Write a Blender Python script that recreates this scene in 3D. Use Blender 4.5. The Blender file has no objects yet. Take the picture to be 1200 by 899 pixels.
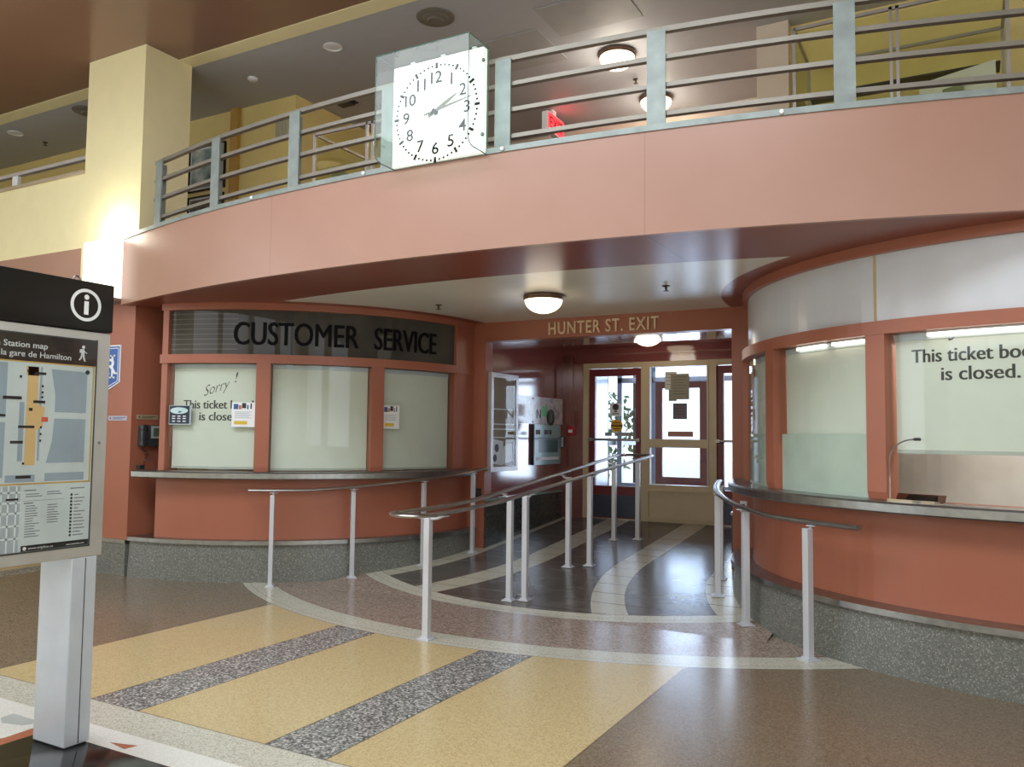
import bpy, bmesh, math, random
from mathutils import Vector, Matrix
random.seed(7)
C = bpy.context.scene.collection
PI = math.pi
D2R = math.radians

# ------------------------------------------------------------------ camera, world, lights, exposure
sc = bpy.context.scene
F_PX = 960.416
YAW, PITCH, ROLL = D2R(28.8545), D2R(3.5861), D2R(-0.6404)
cam_d = bpy.data.cameras.new('camera'); cam = bpy.data.objects.new('camera', cam_d); C.objects.link(cam)
fw = Vector((-math.sin(YAW)*math.cos(PITCH), math.cos(YAW)*math.cos(PITCH), math.sin(PITCH)))
r0 = Vector((math.cos(YAW), math.sin(YAW), 0)); u0 = r0.cross(fw)
rt = r0*math.cos(ROLL) - u0*math.sin(ROLL); up = u0*math.cos(ROLL) + r0*math.sin(ROLL)
cam.matrix_world = Matrix(((rt.x, up.x, -fw.x, 0), (rt.y, up.y, -fw.y, 0), (rt.z, up.z, -fw.z, 1.5), (0, 0, 0, 1)))
cam_d.sensor_width = 36; cam_d.lens = F_PX/1200*36; cam_d.clip_start = .02
sc.camera = cam
sc.view_settings.view_transform = 'Standard'; sc.view_settings.look = 'None'
sc.view_settings.gamma = 1; sc.view_settings.exposure = 0; sc.view_settings.use_curve_mapping = False

ZC = 5.66
w = bpy.data.worlds.new('sky'); sc.world = w; w.use_nodes = True
bg = w.node_tree.nodes['Background']; bg.inputs['Color'].default_value = (.82, .9, 1, 1); bg.inputs['Strength'].default_value = 2.4

def area(name, loc, rot, sx, sy, power, col):
    l = bpy.data.lights.new(name, 'AREA'); l.shape = 'RECTANGLE'; l.size = sx; l.size_y = sy; l.energy = power; l.color = col
    o = bpy.data.objects.new(name, l); C.objects.link(o); o.location = loc; o.rotation_euler = rot; return o
# daylight through the tall hall windows behind the camera (openings of wall_back; the side ones are added)
for x in (-9.5, -5.0, -.5, 4.0):
    area('window_daylight', (x, -8.85, 4.45), (D2R(90), 0, 0), 3.6, 1.7, 34, (.93, .95, 1.0))
for y in (-5.5, -1.0):  # unseen side windows, added so the back ones can be dimmer
    area('window_daylight', (7.85, y, 3.2), (0, D2R(90), 0), 4.2, 3.0, 62, (.90, .95, 1.0))
    area('window_daylight', (-13.85, y, 3.2), (0, D2R(-90), 0), 4.2, 3.0, 62, (.92, .96, 1.0))
# made-up rooflight in the unseen hall ceiling, added to brighten the floor
area('added_rooflight', (-3.5, .9, ZC+.12), (0, 0, 0), 7.6, 2.6, 350, (.90, .96, 1.0))
# daylight in the glazed street vestibule beyond the doors
area('street_daylight', (-3.4, 13.9, 2.0), (D2R(-90), 0, 0), 3.4, 2.6, 210, (.72, .85, 1.0))

# ------------------------------------------------------------------ helpers
def lin(c):
    return tuple(((v/255)/12.92 if v/255 <= .04045 else ((v/255+.055)/1.055)**2.4) for v in c) + (1,)

def new_mat(name):
    m = bpy.data.materials.new(name); m.use_nodes = True
    nt = m.node_tree
    return m, nt, nt.nodes['Principled BSDF']

class N:
    def __init__(s, nt): s.nt = nt
    def node(s, t, **k):
        n = s.nt.nodes.new(t)
        for a, v in k.items(): setattr(n, a, v)
        return n
    def put(s, sock, v):
        if isinstance(v, bpy.types.NodeSocket): s.nt.links.new(v, sock)
        else: sock.default_value = v
    def m(s, op, a, b=0.0, c=0.0):
        n = s.node('ShaderNodeMath', operation=op)
        s.put(n.inputs[0], a); s.put(n.inputs[1], b)
        if len(n.inputs) > 2: s.put(n.inputs[2], c)
        return n.outputs[0]
    def lt(s, a, b): return s.m('LESS_THAN', a, b)
    def gt(s, a, b): return s.m('GREATER_THAN', a, b)
    def mul(s, a, b): return s.m('MULTIPLY', a, b)
    def mx(s, a, b): return s.m('MAXIMUM', a, b)
    def mix(s, f, a, b):
        n = s.node('ShaderNodeMix', data_type='RGBA'); s.put(n.inputs[0], f); s.put(n.inputs[6], a); s.put(n.inputs[7], b); return n.outputs[2]
    def xyz(s):
        g = s.node('ShaderNodeNewGeometry'); q = s.node('ShaderNodeSeparateXYZ'); s.nt.links.new(g.outputs['Position'], q.inputs[0])
        s.P = g.outputs['Position']; return q.outputs
    def noise(s, scale, detail=4):
        n = s.node('ShaderNodeTexNoise'); n.inputs['Scale'].default_value = scale; n.inputs['Detail'].default_value = detail
        if hasattr(s, 'P'): s.nt.links.new(s.P, n.inputs['Vector'])
        return n.outputs['Fac']
    def cells(s, scale):
        n = s.node('ShaderNodeTexVoronoi'); n.inputs['Scale'].default_value = scale
        if hasattr(s, 'P'): s.nt.links.new(s.P, n.inputs['Vector'])
        q = s.node('ShaderNodeSeparateColor'); s.nt.links.new(n.outputs['Color'], q.inputs[0]); return q.outputs[0]
    def dist(s, x, y, cx, cy):
        dx = s.m('SUBTRACT', x, cx); dy = s.m('SUBTRACT', y, cy)
        return s.m('SQRT', s.m('ADD', s.mul(dx, dx), s.mul(dy, dy)))
    def ramp(s, f, stops):
        n = s.node('ShaderNodeValToRGB'); s.put(n.inputs[0], f); e = n.color_ramp.elements
        while len(e) < len(stops): e.new(.5)
        for q, (p, c) in zip(e, stops): q.position = p; q.color = c
        return n.outputs[0]

MATS = {}
def mat(name, rgb, rough=.5, metal=0.0, var=.06, scale=6, coat=0.0, spec=.5, bump=0.0):
    if name in MATS: return MATS[name]
    m, nt, b = new_mat(name); n = N(nt)
    n.xyz(); c = lin(rgb)
    lo = tuple(v*(1-var) for v in c[:3])+(1,); hi = tuple(min(1, v*(1+var)) for v in c[:3])+(1,)
    f = n.noise(scale)
    n.put(b.inputs['Base Color'], n.ramp(f, [(.3, lo), (.7, hi)]))
    b.inputs['Roughness'].default_value = rough; b.inputs['Metallic'].default_value = metal
    b.inputs['Coat Weight'].default_value = coat; b.inputs['Coat Roughness'].default_value = .12; b.inputs['Specular IOR Level'].default_value = spec
    if bump:
        bn = n.node('ShaderNodeBump'); bn.inputs['Strength'].default_value = bump; bn.inputs['Distance'].default_value = .01
        nt.links.new(n.noise(scale*30, 2), bn.inputs['Height']); nt.links.new(bn.outputs[0], b.inputs['Normal'])
    MATS[name] = m; return m

def terrazzo(name, stops, scale, rough=.22):
    if name in MATS: return MATS[name]
    m, nt, b = new_mat(name); n = N(nt); n.xyz()
    n.put(b.inputs['Base Color'], n.ramp(n.cells(scale), [(p, lin(c)) for p, c in stops]))
    b.inputs['Roughness'].default_value = rough; MATS[name] = m; return m

def glow(name, rgb, strength, base=None):
    if name in MATS: return MATS[name]
    m, nt, b = new_mat(name)
    b.inputs['Base Color'].default_value = lin(base or rgb); b.inputs['Emission Color'].default_value = lin(rgb)
    b.inputs['Emission Strength'].default_value = strength; b.inputs['Roughness'].default_value = .3
    MATS[name] = m; return m

def glass(name, tint=(1, 1, 1), ior=1.45, rough=0.0):
    if name in MATS: return MATS[name]
    m, nt, b = new_mat(name); n = N(nt)
    t = n.node('ShaderNodeBsdfTransparent'); t.inputs[0].default_value = tint+(1,)
    g = n.node('ShaderNodeBsdfGlossy'); g.inputs['Roughness'].default_value = rough
    f = n.node('ShaderNodeFresnel'); g2 = n.node('ShaderNodeNewGeometry')
    nt.links.new(n.m('MULTIPLY_ADD', g2.outputs['Backfacing'], 1/ior-ior, ior), f.inputs[0])
    mx = n.node('ShaderNodeMixShader')
    nt.links.new(f.outputs[0], mx.inputs[0]); nt.links.new(t.outputs[0], mx.inputs[1]); nt.links.new(g.outputs[0], mx.inputs[2])
    nt.links.new(mx.outputs[0], nt.nodes['Material Output'].inputs[0]); nt.nodes.remove(b)
    MATS[name] = m; return m

WLOC = {}
class MB:
    def __init__(s): s.v = []; s.f = []; s.fm = []; s.smooth = []
    def add(s, vs, fs, mi=0, sm=False):
        o = len(s.v); s.v += [tuple(v) for v in vs]
        for f in fs: s.f.append([i+o for i in f]); s.fm.append(mi); s.smooth.append(sm)
        return s
    def box(s, x0, x1, y0, y1, z0, z1, mi=0):
        v = [(x, y, z) for z in (z0, z1) for y in (y0, y1) for x in (x0, x1)]
        return s.add(v, [(0, 2, 3, 1), (4, 5, 7, 6), (0, 1, 5, 4), (2, 6, 7, 3), (0, 4, 6, 2), (1, 3, 7, 5)], mi)
    def obox(s, o, a, b, c, mi=0):
        o, a, b, c = map(Vector, (o, a, b, c))
        v = [o+a*i+b*j+c*k for k in (0, 1) for j in (0, 1) for i in (0, 1)]
        return s.add(v, [(0, 2, 3, 1), (4, 5, 7, 6), (0, 1, 5, 4), (2, 6, 7, 3), (0, 4, 6, 2), (1, 3, 7, 5)], mi)
    def bbox(s, x0, x1, y0, y1, z0, z1, r=.01, seg=3, mi=0):
        b = bmesh.new(); bmesh.ops.create_cube(b, size=1)
        for q in b.verts: q.co = ((x0+x1)/2+q.co.x*(x1-x0), (y0+y1)/2+q.co.y*(y1-y0), (z0+z1)/2+q.co.z*(z1-z0))
        bmesh.ops.bevel(b, geom=b.edges[:], offset=r, segments=seg, affect='EDGES', profile=.5)
        b.verts.index_update(); s.add([q.co[:] for q in b.verts], [[q.index for q in f.verts] for f in b.faces], mi, True); b.free(); return s
    def prism(s, poly, z0, z1, mi=0):
        n = len(poly); v = [(x, y, z0) for x, y in poly]+[(x, y, z1) for x, y in poly]
        return s.add(v, [list(range(n))[::-1], list(range(n, 2*n))]+[(i, (i+1) % n, n+(i+1) % n, n+i) for i in range(n)], mi)
    def slab(s, pts, fn, w0, w1, mi=0):
        # polygon in (u,v) mapped by fn(u,v,w)
        n = len(pts); v = [fn(a, b, w0) for a, b in pts]+[fn(a, b, w1) for a, b in pts]
        return s.add(v, [list(range(n))[::-1], list(range(n, 2*n))]+[(i, (i+1) % n, n+(i+1) % n, n+i) for i in range(n)], mi)
    def rect(s, fn, u0, u1, v0, v1, w0=0., w1=.001, mi=0): return s.slab([(u0, v0), (u1, v0), (u1, v1), (u0, v1)], fn, w0, w1, mi)
    def ring(s, c, r0, r1, a0, a1, z0, z1, n=48, mi=0):
        vs = []; fs = []
        for i in range(n+1):
            a = D2R(a0+(a1-a0)*i/n); ca, sa = math.cos(a), math.sin(a)
            for r, z in ((r0, z0), (r1, z0), (r1, z1), (r0, z1)): vs.append((c[0]+r*ca, c[1]+r*sa, z))
        for i in range(n):
            for k in range(4): fs.append((i*4+k, i*4+(k+1) % 4, i*4+4+(k+1) % 4, i*4+4+k))
        fs += [(3, 2, 1, 0), (n*4, n*4+1, n*4+2, n*4+3)]
        return s.add(vs, fs, mi, False)
    def swept(s, c, prof, a0, a1, n=56, mi=0):
        # closed profile of (r,z) swept about the vertical through c
        k = len(prof); vs = []; fs = []
        for i in range(n+1):
            a = D2R(a0+(a1-a0)*i/n)
            for r, z in prof: vs.append((c[0]+r*math.cos(a), c[1]+r*math.sin(a), z))
        for i in range(n):
            for j in range(k): fs.append((i*k+j, i*k+(j+1) % k, (i+1)*k+(j+1) % k, (i+1)*k+j))
        fs += [list(range(k))[::-1], [n*k+j for j in range(k)]]
        return s.add(vs, fs, mi)
    def lathe(s, c, prof, n=32, mi=0, sm=True, ax=(0, 0, 1)):
        q = Vector((0, 0, 1)).rotation_difference(Vector(ax)); vs = []; fs = []; k = len(prof)
        for i in range(n):
            a = 2*PI*i/n
            for r, z in prof: vs.append(Vector(c)+q @ Vector((r*math.cos(a), r*math.sin(a), z)))
        for i in range(n):
            for j in range(k-1): fs.append((i*k+j, ((i+1) % n)*k+j, ((i+1) % n)*k+j+1, i*k+j+1))
        fs += [[i*k for i in range(n)][::-1], [i*k+k-1 for i in range(n)]]
        return s.add(vs, fs, mi, sm)
    def cyl(s, p0, p1, r, n=16, mi=0):
        p0, p1 = Vector(p0), Vector(p1); return s.lathe(p0, [(r, 0), (r, (p1-p0).length)], n, mi, True, (p1-p0).normalized())
    def tube(s, path, r, n=12, mi=0, closed=False, flat=1.0):
        path = [Vector(p) for p in path]; m = len(path); vs = []; fs = []
        for i, p in enumerate(path):
            a = path[(i-1) % m] if (closed or i > 0) else p; b = path[(i+1) % m] if (closed or i < m-1) else p
            t = (b-a).normalized(); sd = t.cross(Vector((0, 0, 1)))
            if sd.length < 1e-4: sd = Vector((1, 0, 0))
            sd.normalize(); u = sd.cross(t)
            for k in range(n):
                q = 2*PI*k/n; vs.append(p+sd*r*math.cos(q)+u*r*flat*math.sin(q))
        for i in range(m if closed else m-1):
            j = (i+1) % m
            for k in range(n): fs.append((i*n+k, i*n+(k+1) % n, j*n+(k+1) % n, j*n+k))
        if not closed: fs += [list(range(n)), [(m-1)*n+k for k in range(n)][::-1]]
        return s.add(vs, fs, mi, True)
    def text(s, txt, fn, size, w0=0., w1=.002, align='LEFT', bold=0.0, width=None, shear=0.0, mi=0, spacing=1.0, height=None, res=3):
        cu = bpy.data.curves.new('t', 'FONT'); cu.body = txt; cu.size = size; cu.align_x = 'LEFT'; cu.offset = bold*size; cu.shear = shear
        cu.space_character = spacing; cu.resolution_u = res; cu.fill_mode = 'BOTH'; cu.extrude = .5
        o = bpy.data.objects.new('t', cu); C.objects.link(o)
        bpy.context.view_layer.update(); me = bpy.data.meshes.new_from_object(o)
        co = [v.co.copy() for v in me.vertices]; fs = [list(p.vertices) for p in me.polygons]
        bpy.data.objects.remove(o); bpy.data.curves.remove(cu); bpy.data.meshes.remove(me)
        x0 = min(c.x for c in co); x1 = max(c.x for c in co); y0 = min(c.y for c in co); y1 = max(c.y for c in co)
        sx = (width/(x1-x0)) if width else 1; sy = (height/(y1-y0)) if height else 1
        off = {'LEFT': x0, 'CENTER': (x0+x1)/2, 'RIGHT': x1}[align]
        vs = [fn((c.x-off)*sx, c.y*sy - (y0*sy if height else 0), w0+(w1-w0)*(c.z+.5)) for c in co]
        return s.add(vs, fs, mi)
    def build(s, name, mats, parent=None, bevel=None):
        me = bpy.data.meshes.new(name)
        xs = [v[0] for v in s.v]; ys = [v[1] for v in s.v]; zs = [v[2] for v in s.v]
        c = Vector(((min(xs)+max(xs))/2, (min(ys)+max(ys))/2, min(zs)))
        me.from_pydata([Vector(v)-c for v in s.v], [], s.f)
        if not isinstance(mats, (list, tuple)): mats = [mats]
        for m in mats: me.materials.append(m)
        for p, i, sm in zip(me.polygons, s.fm, s.smooth): p.material_index = i; p.use_smooth = sm
        b = bmesh.new(); b.from_mesh(me); bmesh.ops.recalc_face_normals(b, faces=b.faces[:]); b.to_mesh(me); b.free(); me.update()
        if any(s.smooth): 
            try: me.set_sharp_from_angle(angle=D2R(40))
            except Exception: pass
        o = bpy.data.objects.new(name, me); C.objects.link(o); o.location = c; WLOC[o.name] = c
        if bevel:
            mo = o.modifiers.new('bevel', 'BEVEL'); mo.width = bevel; mo.segments = 2; mo.limit_method = 'ANGLE'
        if parent: o.parent = parent; o.matrix_parent_inverse = Matrix.Translation(-WLOC[parent.name])
        return o

def thing(name, label, cat, loc, group=None):
    o = bpy.data.objects.new(name, None); C.objects.link(o); o.location = loc; o.empty_display_size = .1; WLOC[o.name] = Vector(loc)
    return tag(o, label, cat, group)
def tag(o, label, cat, group=None):
    o['label'] = label; o['category'] = cat
    if group: o['group'] = group
    return o
def struct(o): o['kind'] = 'structure'; return o
def frame(o, u, v):
    o, u, v = Vector(o), Vector(u).normalized(), Vector(v).normalized(); nn = u.cross(v)
    return lambda a, b, c=0.: o+u*a+v*b+nn*c
def on_drum(c, R, a0, z0):
    def f(a, b, w=0.):
        t = D2R(a0)+a/R; return Vector((c[0]+(R+w)*math.cos(t), c[1]+(R+w)*math.sin(t), z0+b))
    return f

# ------------------------------------------------------------------ key dimensions
CL, CR = (-7.68, 8.22), (.75, 8.25)          # centres of the two ticket drums
ARC_C, ARC_R = (-3.63, 20.3), 15.37          # balcony front
ARC2_C, ARC2_R = (-3.73, 18.09), 12.24       # inner edge of the red soffit band
RING = (-3.43, 9.75)                         # floor rings
ZS, ZB, ZC = 2.82, 3.50, 5.66                # soffit, balcony floor, upper ceiling
YH, YD = 8.3, 10.5                           # exit header wall, door wall
PXL, PXR = -4.93, -2.04                      # portal jambs
AX = -3.455
def ramp_z(y): return max(0., min(.374, (y-6.25)*.088))
def arc_y(x, r=ARC_R): return ARC_C[1]-math.sqrt(r*r-(x-ARC_C[0])**2)
def arc_a(x, r=ARC_R): return math.degrees(math.atan2(arc_y(x, r)-ARC_C[1], x-ARC_C[0]))

# ------------------------------------------------------------------ materials
PAINT = mat('terracotta_paint', (164, 99, 76), .36, var=.04, scale=2, spec=.45)
FASCIA = None
YELLOW = mat('cream_yellow_paint', (244, 233, 186), .5, var=.02)
GOLD = mat('golden_wall_paint', (230, 208, 138), .55, var=.03)
WHITEP = mat('white_ceiling_paint', (222, 216, 200), .5, var=.02)
TERR = terrazzo('grey_terrazzo', [(0, (92, 94, 89)), (.35, (108, 111, 105)), (.8, (116, 118, 111)), (.95, (152, 153, 144))], 130, .3)
STEEL = mat('brushed_steel', (158, 160, 160), .33, 1.0, var=.12, scale=18)
STEEL2 = mat('satin_handrail_steel', (178, 172, 166), .3, 1.0, var=.08, scale=12)
ALU = mat('silver_painted_post', (205, 207, 214), .4, .25, var=.03)
GALV = mat('galvanised_steel', (144, 153, 150), .45, .35, var=.14, scale=9)
RAILM = mat('grey_rail_steel', (140, 134, 124), .4, .4, var=.06)
BLACK = mat('black_gloss', (16, 16, 17), .12, var=.05)
DARK = mat('dark_plastic', (44, 46, 50), .4)
CREAM = mat('cream_door_frame', (204, 186, 152), .45, var=.04)
MAROON = mat('maroon_door_paint', (112, 24, 34), .35, var=.06)
BLIND = mat('pale_roller_blind', (222, 224, 212), .7, var=.02)
WHITE = mat('white_paper', (236, 238, 240), .6, var=.02)
INK = mat('dark_grey_ink', (62, 62, 60), .6)
BLK = mat('black_lettering', (16, 16, 18), .6, spec=.1)
PANE = glass('window_glass', (.95, .97, .96), 1.26)
CLEAR = glass('clear_door_glass', (.93, .96, 1.0), 1.45)
CASEG = glass('clock_case_glass', (.88, .95, .92), 1.45)
BOWL = glow('lit_opal_bowl', (255, 236, 205), 2.2)

def fascia_mat():
    m, nt, b = new_mat('fascia_sheen_paint'); n = N(nt); p = n.xyz()
    c = n.ramp(n.noise(1.5), [(.3, lin((170, 128, 111))), (.7, lin((175, 134, 117)))])  # terracotta made paler and pinker: window sheen put into the colour
    j = 0
    for x in (-5.10, -1.80): j = n.mx(j, n.lt(n.m('ABSOLUTE', n.m('SUBTRACT', p[0], x)), .004)) if j else n.lt(n.m('ABSOLUTE', n.m('SUBTRACT', p[0], x)), .004)
    n.put(b.inputs['Base Color'], n.mix(n.mul(j, .25), c, lin((95, 55, 42))))
    b.inputs['Roughness'].default_value = .33; b.inputs['Specular IOR Level'].default_value = .6
    return m
FASCIA = fascia_mat()

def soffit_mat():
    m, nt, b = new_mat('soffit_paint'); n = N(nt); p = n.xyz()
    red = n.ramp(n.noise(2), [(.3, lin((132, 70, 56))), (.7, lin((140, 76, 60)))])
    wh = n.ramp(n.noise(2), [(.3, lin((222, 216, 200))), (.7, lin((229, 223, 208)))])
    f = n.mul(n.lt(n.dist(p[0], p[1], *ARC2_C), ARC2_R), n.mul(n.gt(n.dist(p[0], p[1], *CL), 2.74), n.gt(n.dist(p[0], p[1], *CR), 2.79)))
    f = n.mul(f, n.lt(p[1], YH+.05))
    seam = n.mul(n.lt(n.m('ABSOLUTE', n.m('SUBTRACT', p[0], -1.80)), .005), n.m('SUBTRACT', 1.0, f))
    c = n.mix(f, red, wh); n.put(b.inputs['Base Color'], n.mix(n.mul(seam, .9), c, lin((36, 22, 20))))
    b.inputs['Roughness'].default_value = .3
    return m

def floor_mat():
    m, nt, b = new_mat('terrazzo_floor'); n = N(nt); p = n.xyz(); X, Y = p[0], p[1]
    def terr(stops, s): return n.ramp(n.cells(s), [(q, lin(c)) for q, c in stops])
    cream = terr([(0, (176, 174, 158)), (.5, (206, 204, 188)), (.9, (216, 213, 198)), (.97, (174, 166, 148))], 130)
    yellow = terr([(0, (186, 165, 120)), (.4, (203, 182, 134)), (.85, (210, 191, 145)), (.97, (180, 157, 110))], 140)
    grey = terr([(0, (74, 76, 76)), (.4, (124, 124, 122)), (.65, (152, 150, 146)), (.85, (206, 204, 196)), (1, (86, 84, 82))], 85)
    brown = terr([(0, (110, 96, 78)), (.5, (132, 116, 95)), (.9, (143, 127, 106)), (.97, (106, 93, 77))], 120)
    rose = terr([(0, (134, 118, 106)), (.4, (162, 144, 131)), (.75, (182, 164, 150)), (.95, (128, 112, 102))], 70)
    slate = n.ramp(n.noise(5), [(.3, lin((82, 77, 71))), (.7, lin((102, 97, 91)))])
    white = terr([(0, (222, 224, 216)), (.6, (238, 238, 230)), (.95, (230, 226, 214))], 120)
    c = brown
    inY = n.mul(n.gt(X, -5.33), n.lt(X, -1.62)); c = n.mix(inY, c, yellow)
    g = n.mx(n.mul(n.gt(X, -4.31), n.lt(X, -3.91)), n.mul(n.gt(X, -2.98), n.lt(X, -2.60))); c = n.mix(g, c, grey)
    # left bay beyond the column: grey band then another yellow field
    lb = n.lt(X, n.m('ADD', n.mul(Y, -.35), -6.55)); 
    c = n.mix(n.lt(X, -8.62), c, grey); c = n.mix(n.lt(X, -8.98), c, yellow)
    def line(v, at, wd=.005): return n.lt(n.m('ABSOLUTE', n.m('SUBTRACT', v, at)), wd)
    jl = None
    for x in (-5.33, -4.31, -3.91, -2.98, -2.60, -1.62): jl = line(X, x) if jl is None else n.mx(jl, line(X, x))
    c = n.mix(n.mul(jl, .55), c, lin((60, 46, 34)))
    cb = n.lt(Y, 2.98); c = n.mix(cb, c, cream)
    wh = n.lt(Y, 2.735); c = n.mix(wh, c, white)
    c = n.mix(n.mul(line(Y, 2.98), .5), c, lin((70, 58, 44)))
    r = n.dist(X, Y, *RING)
    c = n.mix(n.lt(r, 4.77), c, cream)
    c = n.mix(n.lt(r, 4.485), c, rose)
    c = n.mix(n.lt(r, 3.585), c, cream)
    # ramp field: slate tiles with light bands that follow the two drums
    yl = n.m('MAXIMUM', n.m('SUBTRACT', CL[1], Y), 0.0); yr = n.m('MAXIMUM', n.m('SUBTRACT', CR[1], Y), 0.0)
    def rad(cx, yy): dx = n.m('SUBTRACT', X, cx); return n.m('SQRT', n.m('ADD', n.mul(dx, dx), n.mul(yy, yy)))
    rl, rr = rad(CL[0], yl), rad(CR[0], yr)
    inn = n.lt(r, 3.395)
    rf = slate
    band = n.mx(n.lt(rl, 2.86), n.mul(n.gt(rl, 3.42), n.lt(rl, 3.74)))
    band = n.mx(band, n.mx(n.lt(rr, 2.94), n.mul(n.gt(rr, 3.655), n.lt(rr, 3.95))))
    dkc = n.ramp(n.noise(60, 1), [(.3, lin((180, 176, 158))), (.7, lin((200, 196, 178)))])
    rf = n.mix(band, rf, dkc)
    fy = n.m('FRACT', n.m('DIVIDE', n.m('SUBTRACT', Y, 6.45), .305))
    jc = n.mix(n.gt(X, -3.5), lin((128, 122, 112)), lin((34, 30, 28)))  # joints left of centre painted pale for the light they reflect
    rf = n.mix(n.mul(n.mx(n.lt(fy, .022), n.gt(fy, .978)), .8), rf, jc)
    rf = n.mix(n.mul(n.lt(rr, 3.66), .0), rf, rf)
    c = n.mix(inn, c, rf)
    jr = n.mx(n.mx(line(r, 4.77), line(r, 4.485)), n.mx(line(r, 3.585), line(r, 3.395)))
    jr = n.mx(jr, n.mx(line(r, 4.70, .003), line(r, 3.50, .003)))
    c = n.mix(n.mul(jr, .45), c, lin((76, 64, 50)))
    n.put(b.inputs['Base Color'], c)
    n.put(b.inputs['Roughness'], n.m('MULTIPLY_ADD', n.noise(3), .10, .17))
    b.inputs['Specular IOR Level'].default_value = .5
    return m
FLOOR = floor_mat()

# ------------------------------------------------------------------ floor
b = MB()
b.add([(-14, -9, 0), (8, -9, 0), (8, 14.5, 0), (-14, 14.5, 0)], [(0, 1, 2, 3)]); b.add([(-14, -9, -.1), (8, -9, -.1), (8, 14.5, -.1), (-14, 14.5, -.1)], [(3, 2, 1, 0)])
struct(b.build('floor', FLOOR))
b = MB(); n = 12; vs = []; fs = []
for y in (6.25, 10.5, 13.6):
    z = ramp_z(y); vs += [(-5.6, y, z+.001), (-1.3, y, z+.001)]
b.add(vs, [(0, 1, 3, 2), (2, 3, 5, 4)])
struct(b.build('floor_ramp', FLOOR))
# decorative inlay of the hall floor, set flush near the sign
INL = mat('terracotta_inlay', (176, 112, 84), .25)
b = MB(); b.prism([(-4.12, 2.40), (-4.13, 2.56), (-3.98, 2.56), (-3.94, 2.45), (-3.94, 1.3), (-4.6, 1.3)], .0, .0015); struct(b.build('floor_inlay', INL))
b = MB(); b.prism([(-4.42, 2.55), (-4.43, 2.62), (-4.21, 2.62), (-4.18, 2.61), (-4.22, 2.54), (-4.34, 2.51)], 0, .0014); struct(b.build('floor_inlay', mat('pale_grey_inlay', (190, 196, 192), .25)))
b = MB(); b.prism([(-3.63, 2.62), (-3.48, 2.66), (-3.50, 2.60)], 0, .0014); struct(b.build('floor_inlay', INL))
b = MB(); b.prism([(-9.9+.5*math.cos(t), 5.25+.16*math.sin(t)) for t in [2*PI*i/24 for i in range(24)]], 0, .002)
struct(b.build('floor_inlay', mat('violet_inlay', (96, 92, 150), .25)))

# ------------------------------------------------------------------ hall shell (walls behind and beside the viewer)
def wall_with_openings(name, m, axis, at, t, lo, hi, z1, openings, oz0, oz1):
    b = MB(); e = lo
    def bx(a, c, z0, zz):
        if axis == 'y': b.box(a, c, at, at+t, z0, zz)
        else: b.box(at, at+t, a, c, z0, zz)
    for a, c in openings:
        bx(e, a, 0, z1); bx(a, c, 0, oz0); bx(a, c, oz1, z1); e = c
    bx(e, hi, 0, z1); return struct(b.build(name, m))
wall_with_openings('wall_back', YELLOW, 'y', -9.2, .3, -14, 8, ZC, [(x-1.8, x+1.8) for x in (-9.5, -5.0, -.5, 4.0)], 3.6, 5.3)
wall_with_openings('wall_right', YELLOW, 'x', 7.9, .3, -9, 14, ZC, [(-7, -4), (-2.5, .5)], 1.1, 5.3)
wall_with_openings('wall_left', YELLOW, 'x', -14.2, .3, -9, 14, ZC, [(-7, -4), (-2.5, .5)], 1.1, 5.3)
BROWNC = mat('brown_ceiling_paint', (134, 102, 86), .22, var=.03, scale=1)
b = MB(); b.box(-14, 8, -9, -.6, ZC, ZC+.3); b.box(-14, 8, 2.4, 6.02, ZC, ZC+.3); b.box(-14, -7.5, -.6, 2.4, ZC, ZC+.3); b.box(.5, 8, -.6, 2.4, ZC, ZC+.3); struct(b.build('ceiling', BROWNC))  # gap left open for the added rooflight
b = MB(); b.box(-14, 8, 6.02, 6.22, ZC-.005, ZC+.3); struct(b.build('trim_1', YELLOW))
GREYC = mat('grey_white_ceiling_paint', (180, 182, 187), .55, var=.02)
b = MB(); b.box(-14, 8, 6.22, 14, ZC, ZC+.3); struct(b.build('ceiling_upper', GREYC))
b = MB(); b.box(-14, PXL-.16, 10.7, 10.9, 0, ZS); struct(b.build('wall_far', YELLOW))

# ------------------------------------------------------------------ column, parapet, mezzanine slab
b = MB(); b.box(-8.60, -7.63, 5.6, 6.2, 2.86, ZC, 0); b.box(-8.60, -7.63, 5.6, 6.2, .37, 2.86, 1)
struct(b.build('wall_column', [YELLOW, PAINT]))
b = MB(); b.box(-8.63, -7.62, 5.58, 6.2, 0, .33, 0); b.box(-8.64, -7.615, 5.57, 6.2, .33, .37, 1); struct(b.build('baseboard_column', [TERR, STEEL]))
b = MB(); b.box(-14, -8.6, 5.6, 5.8, 3.53, 4.38, 0); b.box(-14, -8.6, 5.6, 5.8, ZS, 3.53, 1); struct(b.build('wall_parapet', [YELLOW, FASCIA]))
b = MB(); b.box(-14, -8.6, 5.56, 5.84, 4.38, 4.41); struct(b.build('trim_2', mat('parapet_cap', (176, 160, 140), .4)))
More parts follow.
